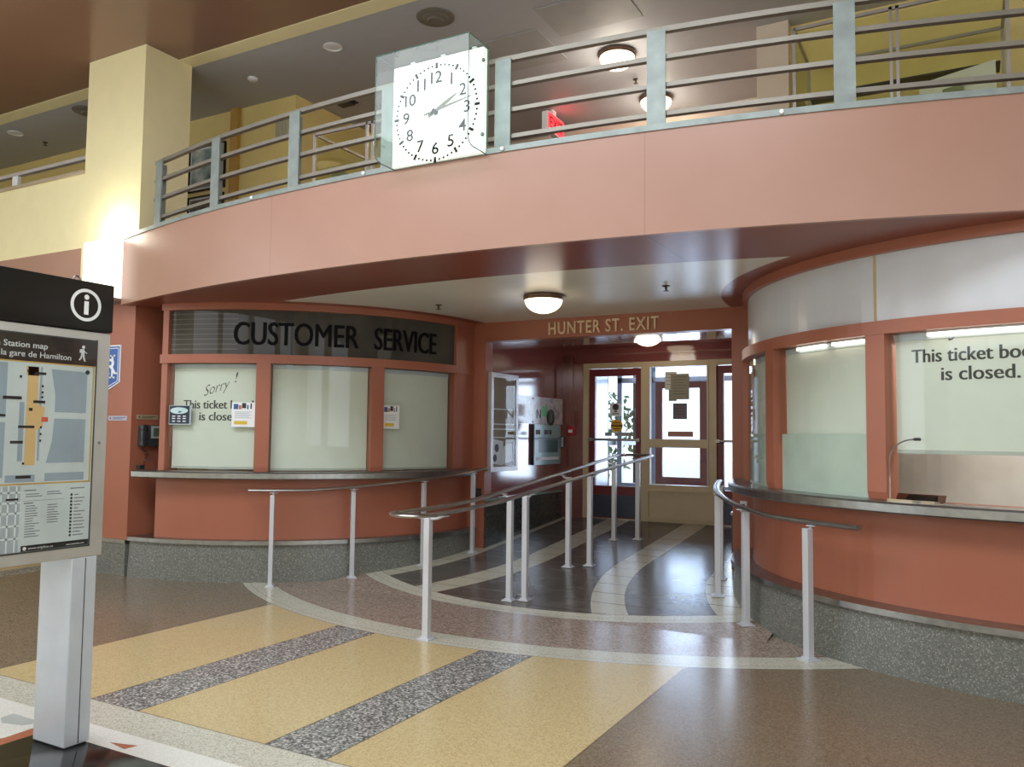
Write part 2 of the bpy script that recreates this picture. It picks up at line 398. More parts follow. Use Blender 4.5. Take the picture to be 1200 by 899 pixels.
# slab: front follows the balcony arc
xs = [-7.69+i*(7.69+8)/60 for i in range(61)]
poly = [(x, arc_y(x, ARC_R-.05)) for x in xs]+[(8, 14), (-14, 14), (-14, 5.7), (-7.69, 5.7)]
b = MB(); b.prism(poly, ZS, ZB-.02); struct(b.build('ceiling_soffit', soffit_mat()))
b = MB(); b.swept(ARC_C, [(ARC_R-.04, ZS-.005), (ARC_R, ZS-.005), (ARC_R, ZB), (ARC_R-.04, ZB)], arc_a(-7.69), arc_a(7.9), 90)
b.box(-7.70, -7.66, arc_y(-7.69), 5.62, ZS-.005, ZB)
struct(b.build('wall_balcony', FASCIA))
b = MB(); b.swept(ARC_C, [(ARC_R-.12, ZB), (ARC_R+.012, ZB), (ARC_R+.012, ZB+.04), (ARC_R-.12, ZB+.04)], arc_a(-7.69), arc_a(7.9), 90)
struct(b.build('trim_3', GALV))

# ------------------------------------------------------------------ exit portal and corridor
CORR = mat('glossy_terracotta_wall', (134, 76, 74), .1, var=.04, scale=2, spec=1.0, coat=.5)
b = MB()
b.box(PXL, PXR, YH, YH+.16, 2.60, ZS); b.box(-7.62, PXL, YH, YH+.16, 0, ZS); b.box(PXR, 8, YH, YH+.16, 0, ZS)
struct(b.build('wall_header', PAINT))
b = MB(); b.box(PXL, PXR, YH+.16, 9.1, 2.60, ZS-.01); struct(b.build('ceiling_portal', CORR))
b = MB(); b.box(-7.72, -7.64, 6.2, YH, 0, ZS); struct(b.build('wall_booth_side', YELLOW))
b = MB(); b.box(PXL-.15, PXL, YH+.16, YD+.1, 0, ZS, 0); struct(b.build('wall_corridor_left', CORR))
b = MB(); b.box(PXR, PXR+.15, YH+.16, YD+.1, 0, ZS, 0); struct(b.build('wall_corridor_right', CORR))
DARKT = terrazzo('dark_base_terrazzo', [(0, (34, 36, 34)), (.5, (58, 60, 56)), (.95, (84, 86, 80))], 90, .2)
b = MB(); b.box(PXL, PXL+.02, YH+.01, YD-.12, 0, .72, 0); b.box(PXL, PXL+.028, YH+.01, YD-.12, .72, .75, 1)
struct(b.build('baseboard_left', [DARKT, mat('green_grey_cap', (122, 138, 122), .3)]))
b = MB(); b.box(PXR-.02, PXR, YH+.03, YD-.12, 0, .72, 0); b.box(PXR-.028, PXR, YH+.03, YD-.12, .72, .75, 1)
struct(b.build('baseboard_right', [DARKT, STEEL]))
b = MB(); b.box(PXL, PXR, YD-.02, YD+.14, 2.50, ZS, 0); b.box(PXL, -4.63, YD-.06, YD+.14, 0, 2.5, 0); b.box(PXL+.12, PXL+.16, YD-.1, YD-.06, .2, 2.6, 0)
b.box(PXL, PXR, YD-.08, YD-.02, 2.62, 2.70, 0)
struct(b.build('wall_door', CORR))
# raised lettering over the exit
fn = frame((-4.10, YH, 2.635), (1, 0, 0), (0, 0, 1))
b = MB(); b.text('HUNTER ST. EXIT', fn, .2, .0, .02, 'LEFT', .012, width=1.30, height=.142, spacing=1.12)
tag(b.build('lettering', mat('buff_letter_paint', (226, 196, 160), .4)), 'cream raised HUNTER ST. EXIT lettering on terracotta header above the passage', 'sign')

# ------------------------------------------------------------------ doors and screen
zf = .374
def cream_frame():
    b = MB(); y0, y1 = YD-.04, YD+.08
    b.box(-4.63, -4.55, y0, y1, zf, 2.50); b.box(-3.785, -3.68, y0, y1, zf, 2.50); b.box(-2.87, -2.77, y0, y1, zf, 2.50)
    b.box(-4.55, -3.785, y0, y1, 2.43, 2.50); b.box(-3.68, -2.87, y0, y1, 2.43, 2.50); b.box(-2.77, PXR, y0, y1, 2.43, 2.50)
    b.box(-3.68, -2.87, y0, y1, 1.355, 1.465); b.box(-3.68, -2.87, y0, y1, .80, .865); b.box(-3.68, -2.87, y0+.02, y1, zf, .80)
    b.box(-3.70, -2.85, y0-.015, y0, .775, .80); b.box(-3.70, -2.85, y0-.015, y0, zf+.03, .06+zf)
    for x in (-3.68, -2.89): b.box(x, x+.02, y0-.01, y0, .87, 2.43)
    return b
fr = struct(cream_frame().build('window_1', CREAM))
b = MB(); b.box(-3.68, -2.87, YD+.02, YD+.028, 1.465, 2.43); b.build('pane', CLEAR, fr)
b = MB(); b.box(-3.68, -2.87, YD+.02, YD+.028, .865, 1.355); b.build('pane', CLEAR, fr)
def door_leaf(name, x0, x1, flip=False):
    g0, g1 = x0+.085, x1-.085
    b = MB(); y0, y1 = YD-.01, YD+.04
    b.box(x0, g0, y0, y1, zf+.01, 2.42); b.box(g1, x1, y0, y1, zf+.01, 2.42); b.box(g0, g1, y0, y1, 2.32, 2.42); b.box(g0, g1, y0, y1, .72, .82); b.box(g0, g1, y0, y1, zf+.01, .72)
    d = struct(b.build(name, MAROON))
    b = MB(); b.box(g0, g1, YD+.01, YD+.018, .82, 2.32); b.build('pane', CLEAR, d)
    b = MB(); b.box(x0+.02, x1-.02, YD-.016, YD-.01, zf+.03, .70); b.build('kick_plate', mat('dull_kick_plate', (66, 72, 88), .35, .6), d)
    b = MB(); b.tube([(x0+.02, YD-.08, 1.45), (x1-.02, YD-.08, 1.45)], .016); b.box(x0+.01, x0+.05, YD-.09, YD-.01, 1.43, 1.47); b.box(x1-.05, x1-.01, YD-.09, YD-.01, 1.43, 1.47)
    b.build('push_bar', STEEL2, d)
    b = MB(); b.box(x0, x1, YD-.03, YD+.05, zf, zf+.014); b.build('threshold', STEEL, d)
    return d
door_leaf('door_1', -4.55, -3.785); door_leaf('door_2', -2.77, -2.06)
# stickers on the left door
fn = frame((-4.165, YD+.008, 1.86), (1, 0, 0), (0, 0, 1))
def disc(fn, cx, cy, r, w0, w1, mi=0, n=24, b=None, ry=None):
    b = b or MB(); return b.slab([(cx+r*math.cos(2*PI*i/n), cy+(ry or r)*math.sin(2*PI*i/n)) for i in range(n)], fn, w0, w1, mi)
t = thing('door_sticker', 'white rectangular symbol sticker on the left door glass, above the yellow disc', 'sticker', (-4.165, YD, 1.77))
b = MB(); b.slab([(-.085, -.07), (-.065, -.09), (.065, -.09), (.085, -.07), (.085, .07), (.065, .09), (-.065, .09), (-.085, .07)], fn, 0, .002); b.build('backing', WHITE, t)
b = MB(); disc(fn, 0, .035, .045, .002, .003, b=b); b.rect(fn, -.05, .05, -.062, -.05, .002, .003); b.rect(fn, -.02, .02, -.035, -.015, .002, .003); b.build('symbol', INK, t)
fn = frame((-4.15, YD+.008, 1.64), (1, 0, 0), (0, 0, 1))
t = thing('door_sticker', 'round yellow caution sticker on the left door glass above the push bar', 'sticker', (-4.15, YD, 1.55))
b = MB(); disc(fn, 0, 0, .088, 0, .002, b=b); b.build('backing', mat('yellow_vinyl', (222, 170, 30), .5), t)
b = MB(); b.rect(fn, -.08, .08, -.014, .014, .002, .003); b.rect(fn, -.05, .05, .035, .047, .002, .003); b.rect(fn, -.05, .05, -.047, -.035, .002, .003); b.build('stripe', mat('brown_ink', (110, 66, 20), .6), t)
fn = frame((-4.32, YD+.008, 1.50), (1, 0, 0), (0, 0, 1))
b = MB(); b.rect(fn, 0, .10, 0, .05); b.rect(fn, .14, .40, 0, .05); tag(b.build('notice_strip', mat('grey_strip_paper', (150, 152, 150), .6)), 'grey notice strips on the left door glass just above the push bar', 'notice')
fn = frame((-3.94, YD+.030, 1.74), (-1, 0, 0), (0, 0, 1))
b = MB(); b.text('N', fn, .2, 0, .002, 'CENTER', .0, height=.14); tag(b.build('letter_reflection', mat('grey_reflected_letter', (120, 126, 132), .5)), 'reflected grey letter N painted on the right part of the left door glass', 'reflection')  # a reflection of an N, drawn onto the glass as a flat letter
# papers taped to the fixed screen
def note(x0, x1, z0, z1, label, m, y=YD+.012, lines=0):
    t = thing('taped_notice', label, 'notice', ((x0+x1)/2, y, z0))
    b = MB(); b.box(x0, x1, y, y+.003, z0, z1); b.build('sheet', m, t)
    if lines:
        fn = frame((x0, y, z0), (1, 0, 0), (0, 0, 1)); b = MB()
        for i in range(lines):
            v = (z1-z0)*(.88-.76*i/max(1, lines)); b.rect(fn, (x1-x0)*.12, (x1-x0)*(.88-.1*(i % 3)), v-.005, v, 0, .001)
        b.build('print', INK, t)
KRAFT = mat('buff_notice_paper', (150, 146, 128), .7); GREYN = mat('grey_notice_paper', (112, 104, 110), .7)
note(-3.39, -3.14, 1.99, 2.33, 'large buff notice taped to the fixed window beside the maroon door', KRAFT, lines=7)
note(-3.47, -3.31, 2.12, 2.36, 'pale sheet overlapping the upper left corner of the buff window notice', mat('pale_sheet', (206, 206, 196), .7), YD+.016, lines=4)
note(-3.42, -3.31, 1.97, 2.12, 'small buff slip below the pale sheet on the window', KRAFT, YD+.017, lines=2)
note(-3.36, -3.17, 1.73, 1.94, 'small grey notice low on the window below the buff one', GREYN, lines=4)
note(-3.43, -3.09, 1.50, 1.57, 'narrow rose strip across the bottom of the upper window pane', mat('rose_strip', (170, 122, 110), .6))

# vestibule and street beyond
TILE = mat('pale_blue_white_tile', (206, 214, 226), .25, var=.05, scale=3)
b = MB(); b.box(PXL-.15, PXL, YD+.14, 12.1, zf, 2.9); struct(b.build('wall_vestibule_left', TILE))
b = MB(); b.box(PXR, PXR+.15, YD+.14, 13.6, zf, 2.9); struct(b.build('wall_vestibule_right', TILE))
b = MB(); b.box(PXL-.2, PXR+.2, YD+.14, 13.7, 2.78, 2.9); struct(b.build('ceiling_vestibule', TILE))
b = MB(); b.box(PXL-.1, PXL-.02, 12.1, 12.18, zf, 2.78); b.box(PXL-.1, PXL-.02, 13.5, 13.6, zf, 2.78); b.box(PXL-.1, PXL-.02, 12.1, 13.6, 1.35, 1.42); b.box(PXL-.1, PXL-.02, 12.1, 13.6, zf, .7)
struct(b.build('window_2', DARK))
b = MB(); y0, y1 = 12.5, 12.56
OX0, OX1 = -4.28, -3.46
b.box(OX0, -4.17, y0, y1, zf, 2.36); b.box(-3.57, OX1, y0, y1, zf, 2.36); b.box(-4.17, -3.57, y0, y1, 2.26, 2.36); b.box(-4.17, -3.57, y0, y1, zf, .87)
d = struct(b.build('door_3', MAROON))
b = MB(); b.box(-4.17, -3.57, 12.53, 12.536, .87, 2.26); b.build('pane', CLEAR, d)
b = MB(); b.tube([(-4.2, 12.44, 1.42), (-3.54, 12.44, 1.42)], .015); b.build('push_bar', STEEL2, d)
b = MB(); 
b.box(PXL, -4.85, 12.5, 12.58, zf, 2.78); b.box(-4.36, OX0, 12.5, 12.58, zf, 2.78); b.box(OX1, -3.38, 12.5, 12.58, zf, 2.78); b.box(PXL, PXR, 12.5, 12.58, 2.36, 2.44)
b.box(-2.7, -2.6, 12.5, 12.58, zf, 2.78); b.box(-4.85, -4.36, 12.5, 12.58, zf, .75); b.box(-3.38, PXR, 12.5, 12.58, zf, .75)
struct(b.build('window_3', mat('blue_grey_frame', (150, 160, 182), .4)))
b = MB(); b.box(-30, 20, 13.8, 40, .25, .34); struct(b.build('street', mat('pale_pavement', (214, 212, 206), .7)))
def shrub(x, y, z, s, label):
    b = MB(); rr = random.Random(int(x*100))
    t = thing('street_shrub', label, 'shrub', (x, y, z))
    for i in range(420):
        v = Vector((rr.gauss(0, 1), rr.gauss(0, 1), rr.gauss(0, 1))).normalized()*rr.uniform(.5, 1)*s
        c = Vector((x, y, z+s*1.3))+Vector((v.x*.8, v.y*.8, v.z*1.15)); a = Vector((rr.uniform(-1, 1), rr.uniform(-1, 1), rr.uniform(-1, 1))).normalized()*s*.11
        q = a.cross(Vector((rr.uniform(-1, 1), rr.uniform(-1, 1), 1))).normalized()*s*.05
        b.add([c-a, c-q, c+a, c+q], [(0, 1, 2, 3)])
    b.build('foliage', mat('street_leaf', (88, 120, 74), .6, var=.3, scale=20), t)
    b = MB(); b.cyl((x, y, z), (x, y, z+s*1.2), s*.08); b.build('trunk', mat('bark', (86, 70, 58), .8), t)
shrub(-6.4, 15.6, .34, .9, 'leafy green shrub in the street seen through the left door glass')

# ------------------------------------------------------------------ ticket drums
DARKG = None
def dark_header_mat():
    m, nt, b = new_mat('dark_header_glass'); n = N(nt); p = n.xyz()
    st = n.m('FRACT', n.m('DIVIDE', p[2], .052)); s2 = n.lt(st, .2)
    s2 = n.mul(s2, n.lt(p[0], -6.5))
    base = n.ramp(n.noise(2.2), [(.3, lin((66, 64, 59))), (.7, lin((88, 84, 77)))])
    n.put(b.inputs['Base Color'], n.mix(n.mul(s2, .6), base, lin((124, 118, 108))))
    b.inputs['Roughness'].default_value = .05; b.inputs['Specular IOR Level'].default_value = .14
    return m
WPAN = mat('white_translucent_panel', (206, 208, 212), .18, var=.02)
def drum(c, a0, a1, mull, label, cat, name, header, hdr_seams, jamb, bR=2.66, u0=None, film=()):
    u0 = a0 if u0 is None else u0
    t = thing(name, label, cat, (c[0], c[1]-2.0, 0))
    b = MB(); b.swept(c, [(2.2, 0), (bR+.02, 0), (bR, .37), (2.2, .37)], a0, a1); b.build('plinth', TERR, t)
    b = MB(); b.swept(c, [(2.3, .37), (bR+.035, .37), (bR+.035, .41), (2.3, .41)], a0, a1); b.build('plinth_trim', STEEL, t)
    b = MB(); b.swept(c, [(2.42, .41), (2.52, .41), (2.52, 1.10), (2.42, 1.10)], u0-1.6 if u0 > a0 else a0, a1); b.build('apron', PAINT, t)
    b = MB(); b.swept(c, [(2.46, 2.20), (2.605, 2.20), (2.605, 2.29), (2.46, 2.29)], u0, a1); b.build('transom', PAINT, t)
    for m in mull:
        dm = 1.55
        b = MB(); b.swept(c, [(2.46, 1.1), (2.585, 1.1), (2.60, 1.15), (2.60, 2.2), (2.46, 2.2)], m-dm, m+dm, 6); b.build('mullion', PAINT, t)
    for j0, j1 in jamb:
        b = MB(); b.swept(c, [(2.40, 1.1), (2.585, 1.1), (2.585, ZS), (2.40, ZS)], j0, j1, 10); b.build('jamb', PAINT, t)
    ed = sorted([x for x in mull]+[min(j[1] for j in jamb if j[1] < mull[0])]+([max(j[0] for j in jamb)] if len(jamb) > 1 else [a1]))
    for p0, p1 in zip(ed[:-1], ed[1:]):
        b = MB(); b.swept(c, [(2.545, 1.1), (2.552, 1.1), (2.552, 2.2), (2.545, 2.2)], p0, p1, 16); b.build('pane', PANE, t)
    h0 = ed[0]; h1 = ed[-1]; seams = [h0]+hdr_seams+[h1]
    for p0, p1 in zip(seams[:-1], seams[1:]):
        b = MB(); b.swept(c, [(2.52, 2.29), (2.55, 2.29), (2.55, 2.75), (2.52, 2.75)], p0+.12, p1-.12, 24); b.build('header_panel', header, t)
    b = MB(); b.swept(c, [(2.42, 2.75), (2.60, 2.75), (2.60, ZS), (2.42, ZS)], u0, a1); b.build('top_rail', PAINT, t)
    for q in hdr_seams:
        b = MB(); b.swept(c, [(2.50, 2.29), (2.553, 2.29), (2.553, 2.75), (2.50, 2.75)], q-.22, q+.22, 2); b.build('seam_strip', mat('tan_seam', (190, 170, 120), .4) if header is WPAN else DARK, t)
    for p0, p1, zt in film:
        b = MB(); b.swept(c, [(2.536, 1.1), (2.54, 1.1), (2.54, zt), (2.536, zt)], p0, p1, 16); b.build('frosted_film', mat('frosted_film', (196, 208, 196), .35), t)
    b = MB(); b.swept(c, [(1.55, 0), (1.60, 0), (1.60, ZS), (1.55, ZS)], a0, a1, 32); b.build('inner_wall', mat('booth_interior_paint', (226, 226, 222), .6), t)
    b = MB(); b.swept(c, [(1.6, .74), (2.45, .74), (2.45, .78), (1.6, .78)], u0+3, a1, 32); b.build('inner_desk', mat('booth_desk', (170, 168, 160), .4), t)
    return t
DARKG = dark_header_mat()
L_M = [-56.1, -30.1]
bl = drum(CL, -87.8, 2, L_M, 'terracotta rounded ticket booth marked CUSTOMER SERVICE beside the column', 'ticket booth', 'ticket_booth', DARKG, [-50.2], [(-80.9, -79.3), (-6.2, 2)], 2.62, -81.1)
R_M = [-169, -144.1, -119.1, -92]
br = drum(CR, -182, -40, R_M, 'terracotta rounded ticket booth with blank white header panels at the right', 'ticket booth', 'ticket_booth', WPAN, [-119.6, -92], [(-182, -176), (-66, -40)], 2.68, film=[(-167.4, -145.8, 1.53), (-142.0, -120.8, 1.53)])
for word, a0, sw in (('CUSTOMER', -63.2, 28.4), ('SERVICE', -30.8, 17.6)):
    fn = on_drum(CL, 2.55, a0, 2.39)
    b = MB(); b.text(word, lambda u, v, w_: fn(u-.005, v, w_), .3, .001, .011, 'LEFT', 0, width=D2R(sw)*2.55, height=.235, res=4); b.text(word, lambda u, v, w_: fn(u+.005, v, w_), .3, .001, .0115, 'LEFT', 0, width=D2R(sw)*2.55, height=.235, res=4); b.text(word, fn, .3, .001, .012, 'LEFT', 0, width=D2R(sw)*2.55, height=.238, res=4); b.build('header_lettering', BLK, bl)
# counters
def counter(c, a0, a1, label):
    b = MB(); r1 = 2.735
    b.swept(c, [(2.50, 1.025), (r1-.01, 1.025), (r1, 1.035), (r1, 1.085), (r1-.012, 1.098), (2.50, 1.098)], a0, a1, 64)
    return tag(b.build('service_counter', STEEL), label, 'counter')
counter(CL, -85.4, -2, 'curved stainless steel counter under the CUSTOMER SERVICE windows')
counter(CR, -179, -45, 'curved stainless steel counter along the right hand ticket booth')
# blinds
def blind(c, p0, p1, z0, label, text=None, tz=None, ta=None, sorry=False, group=None):
    t = thing('roller_blind', label, 'blind', (c[0]+2.49*math.cos(D2R((p0+p1)/2)), c[1]+2.49*math.sin(D2R((p0+p1)/2)), z0))
    b = MB(); b.swept(c, [(2.487, z0), (2.491, z0), (2.491, 2.17), (2.487, 2.17)], p0, p1, 20); b.build('cloth', BLIND, t)
    b = MB(); b.swept(c, [(2.455, 2.15), (2.497, 2.15), (2.497, 2.195), (2.455, 2.195)], p0, p1, 20); b.build('roller', mat('blind_headrail', (192, 200, 204), .5), t)
    b = MB(); b.swept(c, [(2.482, z0-.012), (2.496, z0-.012), (2.496, z0+.012), (2.482, z0+.012)], p0, p1, 20); b.build('bottom_bar', mat('blind_bottom_bar', (186, 190, 180), .5), t)
    if text:
        for i, (ln, wdt, da) in enumerate(text):
            b = MB(); fn = on_drum(c, 2.491, ta+da, tz-.122*i); [b.text(ln, lambda u, v, w_, fn=fn, q=q: fn(u+q, v, w_), .1, .0005, .0015+abs(q)*.02, 'CENTER', .0, width=wdt, height=.087) for q in (-.003, 0, .003)]; b.build('print', INK, t)
        b = MB()
        fn = on_drum(c, 2.491, ta-.5, tz+.172)
        def sl(u, v, w, fn=fn): return fn(u*.93-v*.1, v+u*.30, w)
        b.text('Sorry', sl, .15, .0005, .0015, 'CENTER', -.012, shear=.45, width=.30)
        def s2(u, v, w, fn=fn): return fn(u+.2, v+.10, w)
        b.text('!', s2, .16, .0005, .0015, 'CENTER', -.01, shear=.2)
        b.build('script_print', INK, t)
    return t
TXT = [('This ticket booth', .785, 0), ('is closed.', .44, .3)]
blind(CL, -78.9, -57.8, 1.13, 'lowered pale blind with closed notice in the window nearest the column', TXT, 1.735, -67.0)
blind(CL, -54.4, -31.8, 1.12, 'plain lowered blind in the middle window under the word CUSTOMER')
blind(CL, -28.4, -7.0, 1.12, 'lowered pale blind in the last left booth window, next to the passage')
blind(CR, -175, -170.5, 1.52, 'sliver of pale blind at the passage end of the right booth')
blind(CR, -167.4, -145.8, 1.52, 'narrow pale blind behind the first terracotta mullion of the right booth')
blind(CR, -142.3, -120.9, 1.52, 'pale half lowered blind without writing in the right booth')
blind(CR, -117.2, -93.8, 1.42, 'pale half lowered blind with closed notice in the right booth', TXT, 2.0, -105.6)
blind(CR, -90, -67, 1.45, 'pale blind in the right booth beyond the closed notice')
# strip lights inside the right booth
for p0, p1, lab in ((-137.6, -130.2, 'short lit tube at the top of the plain right booth window, passage side'), (-128.6, -122.2, 'short lit tube at the top of the plain right booth window, next to mullion'), (-112, -97.5, 'long lit tube above the closed notice in the right booth')):
    t = thing('strip_light', lab, 'light', (CR[0]+2.51*math.cos(D2R((p0+p1)/2)), CR[1]+2.51*math.sin(D2R((p0+p1)/2)), 2.16))
    b = MB(); b.swept(CR, [(2.505, 2.168), (2.525, 2.168), (2.525, 2.188), (2.505, 2.188)], p0, p1, 14); b.build('tube', glow('lit_tube', (255, 244, 232), 3.5), t)
    b = MB(); b.swept(CR, [(2.50, 2.188), (2.53, 2.188), (2.53, 2.199), (2.50, 2.199)], p0, p1, 14); b.build('fitting', WHITE, t)
l = bpy.data.lights.new('booth_light', 'POINT'); l.energy = 52; l.color = (1, .97, .93); l.shadow_soft_size = .25
o = bpy.data.objects.new('booth_light', l); C.objects.link(o); o.location = (CR[0]-.2, CR[1]-2.05, 2.5)
# notices on the left booth glass
def notice(c, a0, a1, z0, z1, name, label, kind, group=None):
    R = 2.556; am = (a0+a1)/2; t = thing(name, label, 'notice', (c[0]+R*math.cos(D2R(am)), c[1]+R*math.sin(D2R(am)), z0), group)
    wd = D2R(a1-a0)*R; h = z1-z0; fn = on_drum(c, R, a0, z0)
    def rc(b, u0, u1, v0, v1, k, mi=0):
        nn = 4
        for i in range(nn):
            b.rect(fn, wd*(u0+(u1-u0)*i/nn), wd*(u0+(u1-u0)*(i+1)/nn), h*v0, h*v1, .001*k, .001*k+.0008, mi)
    if kind == 'dark':
        b = MB(); rc(b, 0, 1, 0, 1, 0); b.build('border', mat('silver_border', (170, 182, 186), .4), t)
        b = MB(); rc(b, .03, .93, .06, .97, 1); b.build('sheet', mat('navy_print', (28, 44, 66), .4), t)
        b = MB(); disc(fn, wd*.46, h*.73, wd*.4, .002, .003, b=b, ry=h*.17); b.build('oval', mat('pale_cyan_print', (200, 226, 230), .4), t)
        b = MB()
        for i, v in enumerate((.42, .30, .16)):
            for k in range(3): rc(b, .16+.24*k, .30+.24*k, v, v+.05, 2)
        b.build('print', WHITE, t)
    else:
        b = MB(); rc(b, 0, 1, 0, 1, 0); b.build('sheet', WHITE, t)
        b = MB(); rc(b, .08, .28, .72, .93, 1, 0); rc(b, .30, .42, .72, .88, 1, 1); rc(b, .44, .62, .76, .97, 1, 2); rc(b, .66, .72, .72, .9, 1, 0); rc(b, .8, .86, .74, .96, 1, 2)
        b.build('picture', [mat('blue_print', (58, 92, 150), .5), mat('orange_print', (190, 110, 70), .5), mat('dark_print', (52, 50, 56), .5)], t)
        b = MB()
        for i in range(5): rc(b, .14, .86-.1*(i % 2), .60-.06*i, .615-.06*i, 1)
        b.build('print', mat('grey_print', (150, 158, 166), .6), t)
        b = MB(); rc(b, .12, .68, .10, .24, 1); b.build('yellow_box', mat('yellow_print', (222, 186, 60), .5), t)
notice(CL, -78.9, -73.0, 1.565, 1.765, 'window_notice', 'navy notice with a pale oval on the booth window nearest the column', 'dark')
notice(CL, -63.2, -57.9, 1.55, 1.80, 'window_notice', 'white picture flyer over the closed notice in the first left booth window', 'white')
notice(CL, -28.4, -24.0, 1.55, 1.80, 'window_notice', 'white picture flyer at the left edge of the last left booth window', 'white')
# talk-through microphone and tray on the right counter
def mic():
    a = D2R(-117.0); r = 2.60; px, py = CR[0]+r*math.cos(a), CR[1]+r*math.sin(a)
    ta = Vector((-math.sin(a), math.cos(a), 0))
    t = thing('gooseneck_microphone', 'thin gooseneck microphone curving up beside the right booth mullion', 'microphone', (px, py, 1.098))
    path = [Vector((px, py, 1.10)), Vector((px, py, 1.25)), Vector((px, py, 1.36))]
    for i in range(1, 9):
        q = i/8; path.append(Vector((px, py, 1.36+.14*math.sin(q*PI/2)))+ta*.17*(1-math.cos(q*PI/2)))
    b = MB(); b.tube(path, .005, 8); b.build('neck', STEEL, t)
    e = path[-1]; b = MB(); b.tube([e, e+ta*.02+Vector((0, 0, .001)), e+ta*.04], .010, 10); b.build('head', DARK, t)
    b = MB(); b.lathe((px, py, 1.098), [(.02, 0), (.02, .006), (.008, .012)], 16); b.build('foot', STEEL, t)
mic()
def tray():
    a0, a1 = -116.2, -109.3; R = 2.60
    t = thing('deal_tray', 'shiny steel transaction tray set in the right counter', 'tray', (CR[0]+R*math.cos(D2R(-113)), CR[1]+R*math.sin(D2R(-113)), 1.098))
    b = MB(); b.swept(CR, [(2.56, 1.0985), (2.70, 1.0985), (2.70, 1.118), (2.688, 1.118), (2.675, 1.104), (2.60, 1.104), (2.572, 1.150), (2.56, 1.150)], a0, a1, 12); b.build('rim', mat('polished_steel', (214, 208, 200), .08, 1.0), t)
    b = MB(); b.swept(CR, [(2.602, 1.1045), (2.672, 1.1045), (2.672, 1.107), (2.578, 1.145), (2.576, 1.143)], a0+1.8, a1-1.2, 10); b.build('well', mat('dark_steel_well', (60, 58, 56), .15, .9), t)
tray()

# ------------------------------------------------------------------ column fittings
def sconce():
    t = thing('wall_sconce', 'white glowing wall light box on the column beside the balcony end', 'light', (-7.94, 5.5, 2.87))
    b = MB(); b.bbox(-8.20, -7.72, 5.36, 5.59, 2.88, 3.50, .012, 2); b.build('diffuser', glow('sconce_glow', (255, 250, 238), 1.5), t)
    b = MB(); b.box(-8.21, -7.71, 5.35, 5.6, 2.855, 2.88); b.build('bottom_tray', STEEL, t)
    l = bpy.data.lights.new('sconce_light', 'POINT'); l.energy = 13; l.color = (1, .95, .78); l.shadow_soft_size = .12
    o = bpy.data.objects.new('sconce_light', l); C.objects.link(o); o.location = (-7.95, 5.40, 3.62)
sconce()
def shield():
    cx = -8.0; y = 5.6
    t = thing('shield_sign', 'blue and white shield shaped monogram sign on the column', 'sign', (cx-.1, y, 1.9))
    fn = frame((-8.09, y, 2.0), (1, 0, 0), (0, 0, 1))
    def sh(k, w0, w1, mi): return [(-.255+k, .41-k), (.255-k, .41-k), (.255-k, .01+k*.45), (0, -.10+k*1.15), (-.255+k, .01+k*.45)]
    b = MB(); b.slab(sh(0, 0, 0, 0), fn, .0, .012); b.build('border', WHITE, t)
    b = MB(); b.slab(sh(.014, 0, 0, 0), fn, .012, .013); b.build('field', mat('royal_blue', (36, 92, 172), .35), t)
    b = MB()
    for k, q in ((.03, .036),):
        o = sh(k, 0, 0, 0); i = sh(q+.002, 0, 0, 0)
        for e in range(5):
            f = (e+1) % 5; b.slab([o[e], o[f], i[f], i[e]], fn, .013, .0135)
    b.build('keyline', WHITE, t)
    b = MB(); b.text('R', frame((-7.968, y, 2.10), (1, 0, 0), (0, 0, 1)), .26, .013, .015, 'CENTER', .012, width=.165, height=.165)
    b.rect(frame((-8.05, y, 2.10), (1, 0, 0), (0, 0, 1)), -.02, .05, 0, .014, .013, .0152); b.rect(frame((-7.89, y, 2.10), (1, 0, 0), (0, 0, 1)), -.04, .02, 0, .014, .013, .0152)
    fi = frame((-7.957, y, 2.055), (1, 0, 0), (0, 0, 1))
    b.rect(fi, -.013, .013, 0, .25, .013, .0155); b.rect(fi, -.042, .042, 0, .016, .013, .0155); b.rect(fi, -.042, .042, .234, .25, .013, .0155)
    b.build('monogram', WHITE, t)
shield()
def plaque(fn, wd, h, label, m, mp, loc):
    t = thing('name_plate', label, 'plaque', loc)
    b = MB(); b.rect(fn, 0, wd, 0, h, 0, .006); b.build('plate', m, t)
    b = MB(); b.rect(fn, wd*.25, wd*.9, h*.55, h*.7, .006, .0068); b.rect(fn, wd*.25, wd*.75, h*.28, h*.42, .006, .0068); disc(fn, wd*.12, h*.5, h*.22, .006, .0068, b=b); b.build('engraving', mp, t)
plaque(frame((-8.0, 5.6, 1.605), (1, 0, 0), (0, 0, 1)), .31, .05, 'narrow lilac grey plate on the column face below the shield', mat('lilac_plate', (170, 168, 184), .35, .3), mat('violet_ink', (96, 90, 120), .5), (-7.85, 5.6, 1.6))
plaque(frame((-7.63, 5.66, 1.62), (0, 1, 0), (0, 0, 1)), .26, .05, 'narrow beige plate on the column side above the telephone', mat('beige_plate', (186, 170, 136), .35, .3), mat('brown_plate_ink', (110, 90, 70), .5), (-7.63, 5.79, 1.6))
